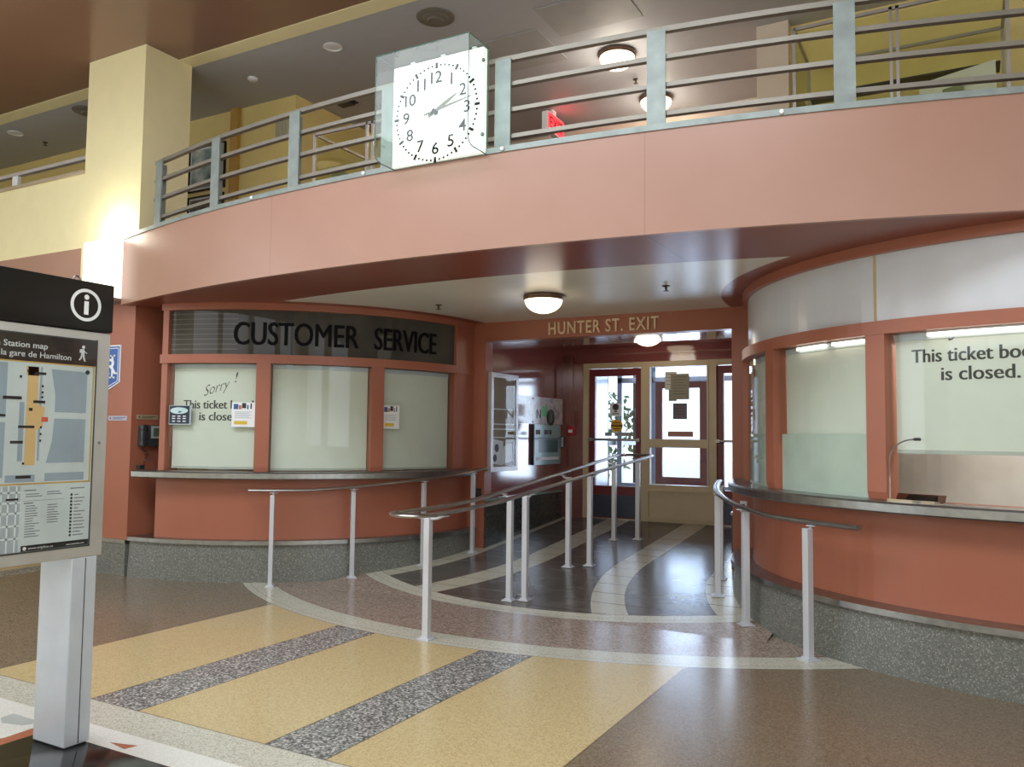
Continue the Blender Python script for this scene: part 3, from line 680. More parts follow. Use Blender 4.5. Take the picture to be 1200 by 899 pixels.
def phone():
    t = thing('wall_telephone', 'dark wall telephone with a grey screen on the column side', 'telephone', (-7.6, 5.81, 1.33))
    b = MB(); b.bbox(-7.63, -7.56, 5.68, 5.95, 1.335, 1.56, .012, 2); b.build('body', mat('telephone_green_black', (58, 66, 66), .4), t)
    s = MB(); s.box(-7.56, -7.552, 5.79, 5.945, 1.42, 1.55); so = s.build('screen_bezel', mat('telephone_silver', (168, 174, 168), .4), t)
    s = MB(); s.box(-7.552, -7.55, 5.815, 5.92, 1.44, 1.53); s.build('screen', mat('lcd_screen', (92, 104, 92), .25), so)
    s = MB(); s.bbox(-7.565, -7.51, 5.655, 5.715, 1.34, 1.56, .015, 2); s.bbox(-7.575, -7.50, 5.65, 5.72, 1.50, 1.565, .012, 2); s.bbox(-7.575, -7.50, 5.65, 5.72, 1.335, 1.39, .012, 2); s.build('handset', DARK, t)
    p = [Vector((-7.58, 5.70+.02*math.sin(i*1.3), 1.34-.225*i/24)) + Vector((.012*math.sin(i*2.1), .07*math.sin(PI*i/24), 0)) for i in range(25)]
    s = MB(); s.tube(p, .004, 6); s.build('cord', DARK, t)
    s = MB(); s.box(-7.60, -7.55, 5.66, 5.72, 1.098, 1.14); s.build('cord_plug', DARK, t)
phone()

# ------------------------------------------------------------------ handrails
def post_mesh(x, y, top, wd=.05, ang=0):
    z = ramp_z(y); m = Matrix.Translation((x, y, 0)) @ Matrix.Rotation(ang, 4, 'Z'); h = wd/2
    b = MB(); a = m @ Vector((-h, -h, z)); b.obox(a, m.to_3x3() @ Vector((wd, 0, 0)), m.to_3x3() @ Vector((0, wd, 0)), (0, 0, top-z))
    return b, z, m
def base_plate(m, z, s=.12):
    b = MB(); a = m @ Vector((-s/2, -s/2, z+.001)); b.obox(a, m.to_3x3() @ Vector((s, 0, 0)), m.to_3x3() @ Vector((0, s, 0)), (0, 0, .010))
    q = .035
    a = m @ Vector((-q, -q, z+.011)); b.obox(a, m.to_3x3() @ Vector((2*q, 0, 0)), m.to_3x3() @ Vector((0, 2*q, 0)), (0, 0, .012))
    return b
def bracket(p, q):
    b = MB(); b.tube([p, q], .011, 8); return b
def rail_post(t, x, y, rail_pts, wd=.05, ang=0, lift=0.):
    z = ramp_z(y); top = z+.885+lift
    b, z, m = post_mesh(x, y, top, wd, ang); p = b.build('post', ALU, t, bevel=.004)
    base_plate(m, z, wd*2.1).build('base_plate', ALU, p)
    bb = MB()
    for r in rail_pts:
        bb.tube([(x, y, top-.012), (x+(r[0]-x)*.6, y+(r[1]-y)*.6, top-.004), (r[0], r[1], r[2]-.02)], .010, 8)
        bb.obox((r[0]-.03, r[1]-.03, r[2]-.026), (.06, 0, 0), (0, .06, 0), (0, 0, .006))
    bb.build('bracket', ALU, p)
HZ = .925
def rz(x, y, dz=0): return Vector((x, y, ramp_z(y)+HZ+dz))
t = thing('handrail', 'double hairpin handrail on seven silver posts down the middle of the ramp', 'handrail', (-3.5, 6.5, 0))
def cat(pts, per=8):
    out = []
    P = [pts[0]]+pts+[pts[-1]]
    for i in range(1, len(P)-2):
        for k in range(per):
            u = k/per; a, b_, c, d = P[i-1], P[i], P[i+1], P[i+2]
            out.append(.5*((2*b_)+(c-a)*u+(2*a-5*b_+4*c-d)*u*u+(3*b_-a-3*c+d)*u**3))
    out.append(P[-2]); return out
def rup(y): return .042*max(0., min(1., (y-5.3)/1.2))
RP = [(-3.40, 9.66), (-3.335, 9.58), (-3.345, 9.1), (-3.365, 8.3), (-3.38, 7.5), (-3.395, 6.7), (-3.385, 6.0), (-3.36, 5.4), (-3.335, 5.0)]
RP += [(-3.475+.145*math.cos(q), 4.86-.145*math.sin(q)) for q in (0, PI/5, 2*PI/5, 3*PI/5, 4*PI/5, PI)]
RP += [(-3.62, 5.1), (-3.625, 5.5), (-3.64, 6.0), (-3.665, 6.7), (-3.69, 7.5), (-3.715, 8.3), (-3.745, 9.1), (-3.755, 9.52), (-3.70, 9.65), (-3.55, 9.67)]
b = MB(); b.tube(cat([rz(x, y, rup(y)) for x, y in RP], 4), .028, 12, closed=True, flat=.6); b.build('rail', STEEL2, t)
for x, y, rs in ((-3.475, 5.05, [(-3.338, 5.05), (-3.62, 5.05)]), (-3.585, 6.50, [(-3.66, 6.5)]), (-3.46, 6.56, [(-3.397, 6.56)]), (-3.62, 7.82, [(-3.70, 7.82)]), (-3.435, 7.95, [(-3.372, 7.95)]), (-3.675, 9.23, [(-3.748, 9.23)]), (-3.42, 9.35, [(-3.342, 9.35)])):
    rail_post(t, x, y, [rz(a, c, rup(c)) for a, c in rs], lift=rup(y))
def arc_rail(c, R, a0, a1, posts, label, loc, ext0=None, ext1=None, wd=.042, Ra=None):
    t = thing('handrail', label, 'handrail', loc)
    pts = [rz(c[0]+R*math.cos(D2R(a0+(a1-a0)*i/40)), c[1]+R*math.sin(D2R(a0+(a1-a0)*i/40))) for i in range(41)]
    b = MB(); b.tube(([ext0] if ext0 else [])+pts+([ext1] if ext1 else []), .027 if wd > .05 else .023, 12, flat=.65); b.build('rail', STEEL2 if wd < .05 else STEEL, t)
    for x, y in posts:
        d = math.hypot(x-c[0], y-c[1]); rail_post(t, x, y, [rz(c[0]+(x-c[0])/d*R, c[1]+(y-c[1])/d*R)], wd, math.atan2(y-c[1], x-c[0]))
arc_rail(CL, 2.78, -57.5, 0, [(-5.93, 5.94), (-5.47, 6.60), (-5.08, 7.29), (-4.91, 8.02)], 'curved handrail on four silver posts in front of the CUSTOMER SERVICE counter', (-5.3, 7, 0), ext1=rz(-4.885, 8.29))
arc_rail(CR, 2.84, -174, -121, [(-.95, 5.93), (-1.525, 6.61), (-1.935, 7.33), (-2.06, 7.92)], 'curved handrail on silver posts in front of the right ticket booth', (-1.5, 6.8, 0), ext1=rz(-.60, 5.73), wd=.052)

# ------------------------------------------------------------------ balcony railing
t = thing('balcony_railing', 'curved grey four-bar railing along the salmon balcony edge', 'railing', (AX, 5.1, ZB+.04))
RR = ARC_R-.06
def apt(x, r=RR):
    a = D2R(arc_a(x, r)); return a, Vector((ARC_C[0]+r*math.cos(a), ARC_C[1]+r*math.sin(a), 0))
for x in (-7.0, -5.97, -4.88, -3.86, -2.85, -1.74, -.60, .55, 1.7):
    a, p = apt(x); tv = Vector((-math.sin(a), math.cos(a), 0)); nv = Vector((math.cos(a), math.sin(a), 0)); wdt = .125
    b = MB(); b.obox(p-tv*wdt/2+nv*.014+Vector((0, 0, ZB+.03)), tv*wdt, nv*.014, (0, 0, 4.195-ZB-.03)); b.obox(p-tv*.012-nv*.05+Vector((0, 0, ZB+.03)), tv*.024, nv*.06, (0, 0, 4.17-ZB-.03))
    po = b.build('post', GALV, t)
    b = MB(); b.obox(p-tv*.075-nv*.02+Vector((0, 0, ZB+.035)), tv*.15, nv*.06, (0, 0, .014)); b.build('foot_plate', GALV, po)
for z in (3.63, 3.825, 4.015, 4.205):
    hh = .015 if z < 4.1 else .018; ra = RR-.012
    b = MB(); b.swept(ARC_C, [(ra-.022, z-hh), (ra+.022, z-hh), (ra+.022, z+hh), (ra-.022, z+hh)], arc_a(-7.12, RR), arc_a(3.0, RR), 60); b.build('rail', RAILM, t)
for i, x in enumerate((-5.35, -4.05, -2.82, -.95)):
    a, p = apt(x, ARC_R+.012); p.z = ZB+.02
    b = MB(); b.lathe(p, [(.012, 0), (.016, .004), (.014, .014), (.004, .018)], 12, ax=(math.cos(a), math.sin(a), 0)); b.build('bolt', WHITE, t)
t = thing('parapet_rail', 'low pale guard rail on top of the cream parapet left of the column', 'railing', (-10.5, 5.7, 4.41))
b = MB(); b.box(-13.9, -8.6, 5.67, 5.73, 4.585, 4.625); b.build('rail', mat('pale_rail', (200, 196, 196), .35, .3), t)
for x in (-10.1, -12.4):
    b = MB(); b.box(x-.055, x+.055, 5.68, 5.72, 4.41, 4.59); b.build('post', WHITE, t)

# ------------------------------------------------------------------ clock
def clock():
    x0, x1, z0, z1 = -3.75, -2.955, 3.505, 4.275; y = 4.89; cx, cz = -3.36, 3.865
    t = thing('wall_clock', 'square white backlit clock in a glass case on the balcony railing', 'clock', (cx, y, z0-.01))
    b = MB(); b.box(x0, x1, y, y+.05, z0, z1); b.build('dial', glow('backlit_dial', (255, 255, 246), .75, (245, 246, 240)), t)
    fn = frame((cx, y, cz), (1, 0, 0), (0, 0, 1)); R = .356
    b = MB()
    for i in range(60):
        a = PI/2-2*PI*i/60; q = Vector((math.cos(a), math.sin(a))); s = Vector((-q.y, q.x))
        l, wd = (.022, .010) if i % 5 == 0 else (.0075, .007)
        c = q*R; b.slab([tuple(c+q*l+s*wd), tuple(c+q*l-s*wd), tuple(c-q*l-s*wd), tuple(c-q*l+s*wd)], fn, 0, .003)
    b.build('minute_marks', BLK, t)
    for h in range(1, 13):
        a = PI/2-2*PI*h/12; r = .268; fh = frame((cx+r*math.cos(a), y, cz+r*math.sin(a)-.045), (1, 0, 0), (0, 0, 1))
        b = MB(); b.text(str(h), fh, .135, 0, .003, 'CENTER', .007, height=.090, spacing=.9); b.build('numeral', BLK, t)
    def hand(nm, ang, ln, tail, wd, w0):
        a = PI/2-D2R(ang); q = Vector((math.cos(a), math.sin(a))); s = Vector((-q.y, q.x)); b = MB()
        b.slab([tuple(-q*tail+s*wd), tuple(-q*tail-s*wd), tuple(q*ln*.55-s*wd*1.1), tuple(q*ln-s*wd*.35), tuple(q*ln+s*wd*.35), tuple(q*ln*.55+s*wd*1.1)], fn, w0, w0+.004); b.build(nm, mat('clock_hand_metal', (104, 100, 88), .35, .3), t)
    hand('hour_hand', 62, .22, .06, .012, .018); hand('minute_hand', 80, .33, .09, .007, .028)
    b = MB(); b.lathe((cx, y, cz), [(.02, 0), (.02, .034), (.012, .038)], 16, ax=(0, -1, 0)); b.build('hub', DARK, t)
    # glass case: front sheet that curls back under, two side panes, a top pane
    yf, yb = 4.68, 4.95; gz0, gz1 = 3.50, 4.285; r = .07; gx0, gx1 = x0-.005, x1+.005
    prof = [(yf, gz1), (yf, gz0+r)]+[(yf+r*(1-math.cos(q)), gz0+r-r*math.sin(q)*1.0) for q in (PI/8, PI/4, 3*PI/8, PI/2)]+[(yb, gz0)]
    b = MB(); vs = []; fs = []
    for (yy, zz) in prof: vs += [(gx0, yy, zz), (gx1, yy, zz)]
    b.add(vs, [(2*i, 2*i+1, 2*i+3, 2*i+2) for i in range(len(prof)-1)])
    g = b.build('front_glass', CASEG, t)
    for nm, x in (('side_glass', gx0), ('side_glass', gx1)):
        pts = prof+[(yb, gz1)]; b = MB(); b.add([(x, yy, zz) for yy, zz in pts], [list(range(len(pts)))]); b.build(nm, CASEG, t)
    b = MB(); b.add([(gx0, yf, gz1), (gx1, yf, gz1), (gx1, yb, gz1), (gx0, yb, gz1)], [(0, 1, 2, 3)]); b.build('top_glass', CASEG, t)
    b = MB(); e = .004
    for x in (gx0, gx1):
        b.tube([(x, yy, zz) for yy, zz in prof], e, 6); b.tube([(x, yf, gz1), (x, yb, gz1)], e, 6); b.tube([(x, yb, gz1), (x, yb, gz0)], e, 6)
    for yy in (yf, yb): b.tube([(gx0, yy, gz1), (gx1, yy, gz1)], e, 6)
    b.build('glass_edges', mat('green_glass_edge', (84, 118, 108), .2), t)
    for zz in (3.62, 4.16):
        b = MB(); b.lathe((gx1+.002, 4.86, zz), [(.014, 0), (.014, .012), (.006, .02)], 12, ax=(1, 0, 0)); b.build('fixing', STEEL, t)
    for x in (-3.57, -3.30, -3.03):
        b = MB(); b.box(x-.018, x+.018, y-.012, y+.03, z1, z1+.012); b.build('clip', WHITE, t)
clock()

# ------------------------------------------------------------------ lamps, vents and sensors on the ceilings
def bowl_lamp(x, y, z, r, label, power, grp=None):
    t = thing('bowl_ceiling_light', label, 'light', (x, y, z-r))
    b = MB(); b.lathe((x, y, z), [(r*.9, 0), (r*1.06, -.012), (r*1.06, -.04), (r, -.05)], 36); b.build('rim', mat('bronze_rim', (112, 88, 72), .3, .8), t)
    b = MB(); b.lathe((x, y, z-.045), [(r*math.cos(q), -r*.72*math.sin(q)) for q in [PI/2*i/10 for i in range(11)]], 36); b.build('bowl', BOWL, t)
    l = bpy.data.lights.new('lamp_light', 'POINT'); l.energy = power; l.color = (1, .90, .76); l.shadow_soft_size = r; l.specular_factor = .25
    o = bpy.data.objects.new('lamp_light', l); C.objects.link(o); o.location = (x, y, z-r*1.25)
bowl_lamp(-3.45, 6.86, ZS, .18, 'lit opal bowl lamp on the white soffit before the HUNTER ST. EXIT wall', 2.5)
bowl_lamp(-3.44, 9.75, 2.80, .18, 'lit opal bowl lamp inside the exit passage in front of the doors', 6)
bowl_lamp(-3.22, 8.13, ZC, .19, 'nearer lit bowl lamp on the upper ceiling, seen through railing', 24)
bowl_lamp(-3.23, 9.45, ZC, .19, 'farther lit bowl lamp on the upper ceiling, half behind a railing post', 18)
def vent(x, y, z, r, label):
    t = thing('ceiling_vent', label, 'vent', (x, y, z-.05)); m = mat('vent_grey', (112, 106, 98), .5)
    for k, (a, c, d) in enumerate(((1, .86, .0), (.78, .62, .012), (.54, .38, .024), (.28, .01, .034))):
        b = MB(); b.lathe((x, y, z-.001), [(r*c, -.012-d), (r*a, -.0-d*.4), (r*a, -.008-d*.4), (r*c, -.022-d)], 28); b.build('cone_ring', m, t)
    b = MB(); b.lathe((x, y, z-.0005), [(r*.98, 0), (r*.98, -.003)], 28); b.build('throat', DARK, t)
vent(-4.54, 6.57, ZC, .19, 'round grey air vent on the upper ceiling above the clock')
vent(-9.93, 6.47, ZC, .19, 'round air vent on the upper ceiling left of the column')
def downlight(x, y, z, label):
    t = thing('recessed_downlight', label, 'light', (x, y, z-.02))
    b = MB(); b.lathe((x, y, z), [(.10, 0), (.105, -.008), (.085, -.012), (.08, 0)], 24); b.build('trim_ring', WHITE, t)
    b = MB(); b.lathe((x, y, z-.001), [(.08, 0), (.07, -.004)], 20); b.build('lens', mat('silver_reflector', (232, 232, 236), .3), t)
downlight(-5.88, 6.58, ZC, 'recessed silver downlight on the upper ceiling between column and clock')
downlight(-11.6, 6.5, ZC, 'recessed silver downlight on the ceiling at the far left behind the column')
def sprinkler(x, y, z, label):
    t = thing('sprinkler_head', label, 'sprinkler', (x, y, z-.05))
    b = MB(); b.lathe((x, y, z), [(.035, 0), (.035, -.006), (.012, -.01), (.010, -.035), (.006, -.04)], 16); b.build('body', mat('sprinkler_brass', (80, 70, 62), .4, .6), t)
    b = MB(); b.lathe((x, y, z-.045), [(.026, 0), (.026, -.003)], 16); b.build('deflector', DARK, t)
sprinkler(-4.68, 6.92, ZS, 'dark sprinkler head on the white soffit near the CUSTOMER SERVICE booth')
sprinkler(-2.26, 6.88, ZS, 'dark sprinkler head on the white soffit near the right booth')
sprinkler(-5.34, 7.0, ZC, 'small sprinkler head on the upper ceiling left of the clock')
sprinkler(-3.27, 8.85, ZC, 'small sprinkler head between the two upper bowl lamps')
sprinkler(-11.59, 6.92, ZC, 'small dark sprinkler head on the far left upper ceiling')
b = MB(); b.lathe((-7.25, 6.75, ZC), [(.055, 0), (.06, -.02), (.04, -.035)], 20); tag(b.build('smoke_detector', WHITE), 'small pale smoke detector on the upper ceiling right of the column', 'detector')
b = MB(); b.lathe((-2.6, 9.2, ZC), [(.055, 0), (.06, -.02), (.04, -.035)], 20); tag(b.build('smoke_detector', WHITE), 'small pale smoke detector on the upper ceiling right of the bowl lamps', 'detector')
b = MB(); b.box(-6.83, -6.63, 7.7, 7.86, ZC-.04, ZC); b.box(-6.86, -6.60, 7.67, 7.89, ZC-.01, ZC); tag(b.build('ceiling_grille', DARK), 'small dark grille on the upper ceiling behind the clock', 'vent')
AP = mat('ceiling_patch_paint', (168, 168, 168), .6)
for x0, x1, y0, y1, lab in ((-4.55, -3.75, 7.25, 8.0, 'larger square access panel on the upper ceiling behind the clock'), (-3.6, -2.7, 6.9, 7.5, 'square access panel on the upper ceiling nearest the railing')):
    t = thing('access_panel', lab, 'panel', ((x0+x1)/2, (y0+y1)/2, ZC-.01)); b = MB(); b.box(x0, x1, y0, y1, ZC-.008, ZC-.001); b.build('board', AP, t)

# ------------------------------------------------------------------ upper level
b = MB(); b.box(-14, -7.13, 7.34, 7.5, ZB, ZC); b.box(-7.29, -7.13, 7.5, 10, ZB, ZC); struct(b.build('wall_upper_left', GOLD))
b = MB(); b.box(-8.21, -8.07, 7.29, 7.34, ZB, ZC); struct(b.build('trim_4', mat('ochre_trim', (190, 148, 70), .5)))
PALE = mat('pale_pink_wall', (222, 204, 186), .55, var=.02)
b = MB(); b.box(-7.2, -5.25, 10, 10.2, ZB, ZC); b.box(-4.55, -1.5, 10, 10.2, ZB, ZC); b.box(-5.25, -4.55, 10, 10.2, 5.52, ZC); struct(b.build('wall_upper_back', PALE))
b = MB(); b.box(-5.25, -4.55, 10.02, 10.08, ZB, 5.52); d = struct(b.build('door_4', mat('dark_wood_door', (92, 60, 44), .4)))
b = MB(); b.box(-5.32, -5.25, 9.96, 10.02, ZB, 5.58); b.box(-4.55, -4.48, 9.96, 10.02, ZB, 5.58); b.box(-5.25, -4.55, 9.96, 10.02, 5.50, 5.58); b.build('door_casing', CREAM, d)
b = MB(); b.box(-1.76, -1.45, 8.25, 10.2, ZB, ZC, 0); struct(b.build('wall_upper_pier', PALE))
b = MB(); b.box(-1.45, 8, 8.4, 8.6, ZB, ZC); struct(b.build('wall_upper_right', GOLD))
def framed(x0, x1, z0, z1, y, label, pic):
    t = thing('framed_poster', label, 'poster', ((x0+x1)/2, y, z0))
    b = MB(); f = .022; b.box(x0, x1, y-.03, y, z0, z0+f); b.box(x0, x1, y-.03, y, z1-f, z1); b.box(x0, x0+f, y-.03, y, z0+f, z1-f); b.box(x1-f, x1, y-.03, y, z0+f, z1-f); b.build('frame', BLACK, t)
    b = MB(); b.box(x0+f, x1-f, y-.012, y, z0+f, z1-f); b.build('mount', WHITE, t)
    m, nt, bs = new_mat('poster_print'); n = N(nt); n.xyz()
    n.put(bs.inputs['Base Color'], n.ramp(n.noise(pic[0], 6), [(p, lin(c)) for p, c in pic[1]]))
    b = MB(); q = .045; b.box(x0+q, x1-q, y-.014, y-.012, z0+q, z1-q); b.build('picture', m, t)
framed(-9.0, -8.32, 4.66, 5.27, 7.34, 'black framed bluish picture on the upper yellow wall, above another', (5, [(.3, (70, 96, 104)), (.5, (140, 160, 160)), (.7, (210, 214, 206))]))
framed(-9.0, -8.33, 4.02, 4.60, 7.34, 'black framed dark picture on the upper yellow wall, below the bluish one', (6, [(.3, (40, 36, 40)), (.55, (120, 104, 100)), (.7, (200, 190, 180))]))
b = MB()
b.box(-7.42, -7.20, 7.30, 7.34, 5.14, 5.38)
for i in range(6): b.box(-7.41+.035*i, -7.395+.035*i, 7.29, 7.30, 5.16, 5.36)
tag(b.build('wall_grille', mat('pale_grille', (190, 186, 160), .5)), 'small pale wall grille near the top of the upper yellow wall', 'vent')
def showcase(x0, x1, y0, y1, z1, mids, label):
    t = thing('display_case', label, 'display case', ((x0+x1)/2, (y0+y1)/2, ZB)); f = .013
    b = MB()
    for x in (x0, x1):
        for y in (y0, y1): b.box(x-f, x+f, y-f, y+f, ZB, z1)
    for y in (y0, y1): b.box(x0, x1, y-f, y+f, z1-2*f, z1)
    for x in (x0, x1): b.box(x-f, x+f, y0, y1, z1-2*f, z1)
    for x in mids: b.box(x-.012, x+.012, y0-f, y0+f, ZB, z1)
    b.build('frame', mat('silver_case_frame', (186, 180, 178), .35, .5), t)
    b = MB(); b.box(x0, x1, y0, y1, ZB, ZB+.42); b.build('plinth', mat('case_plinth', (170, 162, 118), .5), t)
    b = MB(); b.box(x0, x1, y0-.004, y0, ZB+.42, z1-.05); b.box(x0-.002, x0+.002, y0, y1, ZB+.42, z1-.05); b.build('glass', glass('case_glass', (.95, .96, .86), 1.3), t)
    b = MB(); b.box(x0+.03, x1-.03, y1-.25, y1-.02, z1-.42, z1-.405); b.build('shelf', DARK, t)
    return t
showcase(-5.84, -4.6, 6.3, 7.2, 4.60, [-5.15, -5.08], 'glass display case behind the railing left of the clock')
showcase(-1.25, .37, 7.4, 8.2, 5.14, [-.47, -.42], 'glass display case behind the railing near the right end')
# exhibits in the right case
t = thing('model_exhibit', 'dark long model on a stand inside the right display case', 'exhibit', (-.7, 7.9, 4.36))
b = MB(); b.box(-1.2, -.85, 7.7, 8.05, 3.92, 4.44); b.build('stand', DARK, t); b = MB(); b.tube([(-1.2, 7.85, 4.46), (-.32, 7.85, 4.48)], .02); b.build('bar', DARK, t)
t = thing('model_exhibit', 'white framed sheet propped inside the right display case', 'exhibit', (0, 7.9, 4.2))
b = MB(); b.obox((-.28, 7.75, 4.2), (.58, 0, .1), (0, .03, 0), (0, .12, .42)); b.build('board', WHITE, t); b = MB(); b.obox((-.1, 7.735, 4.3), (.16, 0, .03), (0, .012, 0), (0, .05, .2)); b.build('picture', mat('grey_green_print', (140, 146, 120), .6), t)
t = thing('model_exhibit', 'low dark exhibit on the shelf of the left display case', 'exhibit', (-5.0, 6.9, 3.92))
b = MB(); b.box(-5.7, -4.8, 6.6, 6.95, 3.925, 4.02); b.build('tray', DARK, t); b = MB(); b.obox((-5.75, 6.45, 3.92), (0, .5, 0), (.02, 0, 0), (0, 0, .36)); b.build('board', mat('grey_green_print', (140, 146, 120), .6), t)
# exit sign
t = thing('exit_sign', 'red lit EXIT sign hanging from the upper ceiling right of the clock', 'sign', (-4.45, 9.2, 5.28))
b = MB(); b.box(-4.58, -4.50, 9.02, 9.50, 5.34, 5.58); b.box(-4.56, -4.52, 9.2, 9.3, 5.58, ZC); b.build('housing', WHITE, t)
b = MB(); b.box(-4.50, -4.495, 9.03, 9.49, 5.35, 5.57); b.build('face', glow('red_exit_face', (255, 60, 70), 1.4), t)
b = MB(); b.text('EXIT', frame((-4.495, 9.26, 5.39), (0, 1, 0), (0, 0, 1)), .2, 0, .003, 'CENTER', .01, width=.38, height=.14); b.build('lettering', mat('exit_letter', (110, 10, 20), .5), t)
l = bpy.data.lights.new('exit_glow', 'POINT'); l.energy = 1.2; l.color = (1, .12, .12); l.shadow_soft_size = .08
o = bpy.data.objects.new('exit_glow', l); C.objects.link(o); o.location = (-4.36, 9.26, 5.46)

# ------------------------------------------------------------------ corridor fittings
fnw = frame((PXL, 8.36, 1.06), (0, 1, 0), (0, 0, 1))
t = thing('notice_case', 'tall narrow silver framed notice case on the passage wall', 'notice case', (PXL, 8.69, 1.06))
b = MB(); W_, H_ = .67, 1.18; f = .055
b.rect(fnw, 0, W_, 0, f, 0, .05); b.rect(fnw, 0, W_, H_-f, H_, 0, .05); b.rect(fnw, 0, f, f, H_-f, 0, .05); b.rect(fnw, W_-f, W_, f, H_-f, 0, .05); b.build('frame', mat('silver_case_frame', (186, 180, 178), .35, .5), t)
b = MB(); b.rect(fnw, f, W_-f, f, H_-f, 0, .012); b.build('backing', mat('tan_cork', (158, 140, 120), .8), t)
b = MB()
for v in (.40, .50, .56, .74): b.rect(fnw, f+.02, W_-f-.02, v, v+.014, .012, .03)
b.build('shelf_strip', WHITE, t)
b = MB(); b.slab([(f+.03, .1), (.33, .07), (.36, .36), (.1, .39)], fnw, .012, .014); b.slab([(.3, .07), (.6, .12), (.56, .34), (.36, .30)], fnw, .015, .017); b.build('leaflets', WHITE, t)
b = MB(); disc(fnw, .2, .28, .05, .014, .0145, b=b); disc(fnw, .16, .16, .045, .014, .0145, b=b); b.build('print', INK, t)
b = MB(); b.rect(fnw, f, W_-f, f, H_-f, .042, .045); b.build('pane', glass('thin_case_glass', (.97, .98, .98), 1.15), t)
fnw = frame((PXL, 9.04, 1.65), (0, 1, 0), (0, 0, 1))
t = thing('map_board', 'pale map board on the passage wall with a small green square', 'board', (PXL, 9.5, 1.65))
b = MB(); b.rect(fnw, 0, 1.36, 0, .355, 0, .015); m_, nt_, bs_ = new_mat('pale_map_print'); n_ = N(nt_); n_.xyz(); n_.put(bs_.inputs['Base Color'], n_.ramp(n_.noise(7, 6), [(.4, lin((190, 186, 190))), (.55, lin((214, 210, 212))), (.62, lin((170, 168, 176)))])); bs_.inputs['Roughness'].default_value = .12
b.build('sheet', m_, t)
b = MB(); b.rect(fnw, .72, .86, .10, .24, .015, .016); b.build('green_square', mat('map_green', (90, 190, 110), .5), t)
b = MB(); b.text('N', frame((PXL, 9.66, 1.72), (0, 1, 0), (0, 0, 1)), .2, .015, .017, 'CENTER', 0, height=.12); b.build('letter', INK, t)  # a sign's reflected N, painted on the board as print
b = MB(); disc(fnw, .455, .33, .012, .015, .02, b=b); disc(fnw, .455, .02, .012, .015, .02, b=b); b.build('pins', INK, t)
fnw = frame((PXL, 9.5, 1.11), (0, 1, 0), (0, 0, 1))
t = thing('timetable_case', 'glazed dark edged timetable case below the map board', 'notice case', (PXL, 9.9, 1.11))
b = MB(); b.rect(fnw, 0, .8, 0, .535, 0, .03); b.build('backing', mat('teal_grey_board', (150, 178, 182), .2), t)
b = MB(); b.rect(fnw, -.02, 0, 0, .535, 0, .04); b.rect(fnw, .0, .8, .34, .35, .03, .034); b.build('edge', DARK, t)
b = MB(); b.rect(fnw, .15, .72, .16, .33, .03, .032); b.build('picture', mat('dark_teal_print', (58, 90, 96), .3), t)
b = MB(); b.rect(fnw, .08, .74, .06, .10, .03, .033); b.build('strip', WHITE, t)
b = MB(); b.rect(fnw, .05, .18, .40, .46, .03, .032); b.rect(fnw, .3, .42, .40, .46, .03, .032); b.rect(fnw, .45, .52, .40, .46, .03, .032); b.build('symbols', INK, t)
b = MB(); b.lathe((PXL+.015, 10.0, 1.74), [(.10, 0), (.11, .015), (.09, .03), (.02, .034)], 24, ax=(1, 0, 0)); tag(b.build('wall_disc', mat('bronze_disc', (78, 72, 64), .4, .4)), 'round dark disc mounted over the map board', 'plaque')
t = thing('fire_alarm', 'small red fire alarm pull station by the left door', 'alarm', (-4.79, YD-.08, 1.5)); b = MB(); b.bbox(-4.84, -4.74, YD-.11, YD-.06, 1.50, 1.63, .006, 2); b.build('body', mat('alarm_red', (176, 30, 40), .35), t); b = MB(); b.box(-4.82, -4.76, YD-.116, YD-.11, 1.54, 1.58); b.build('handle', WHITE, t)
t = thing('door_control', 'small white framed push plate under the red alarm', 'switch', (PXL+.02, 10.36, 1.33)); b = MB(); b.box(PXL, PXL+.03, 10.315, 10.40, 1.33, 1.49); b.build('frame', DARK, t); b = MB(); b.box(PXL+.03, PXL+.036, 10.33, 10.385, 1.345, 1.475); b.build('plate', mat('bright_plate', (210, 228, 232), .25), t)
for nm, lab, x, y in (('wall_outlet', 'small socket plate low on the terracotta wall by the left booth', -5.0, YH-.008), ('wall_outlet', 'small socket plate on the wall behind the right curved handrail', -1.93, YH-.008)):
    t = thing(nm, lab, 'socket', (x, y, .75)); b = MB(); b.box(x-.035, x+.035, y, YH, .76, .87); b.build('plate', WHITE if x > -3 else DARK, t); b = MB(); b.box(x-.012, x+.012, y-.003, y, .79, .84); b.build('socket', INK, t)

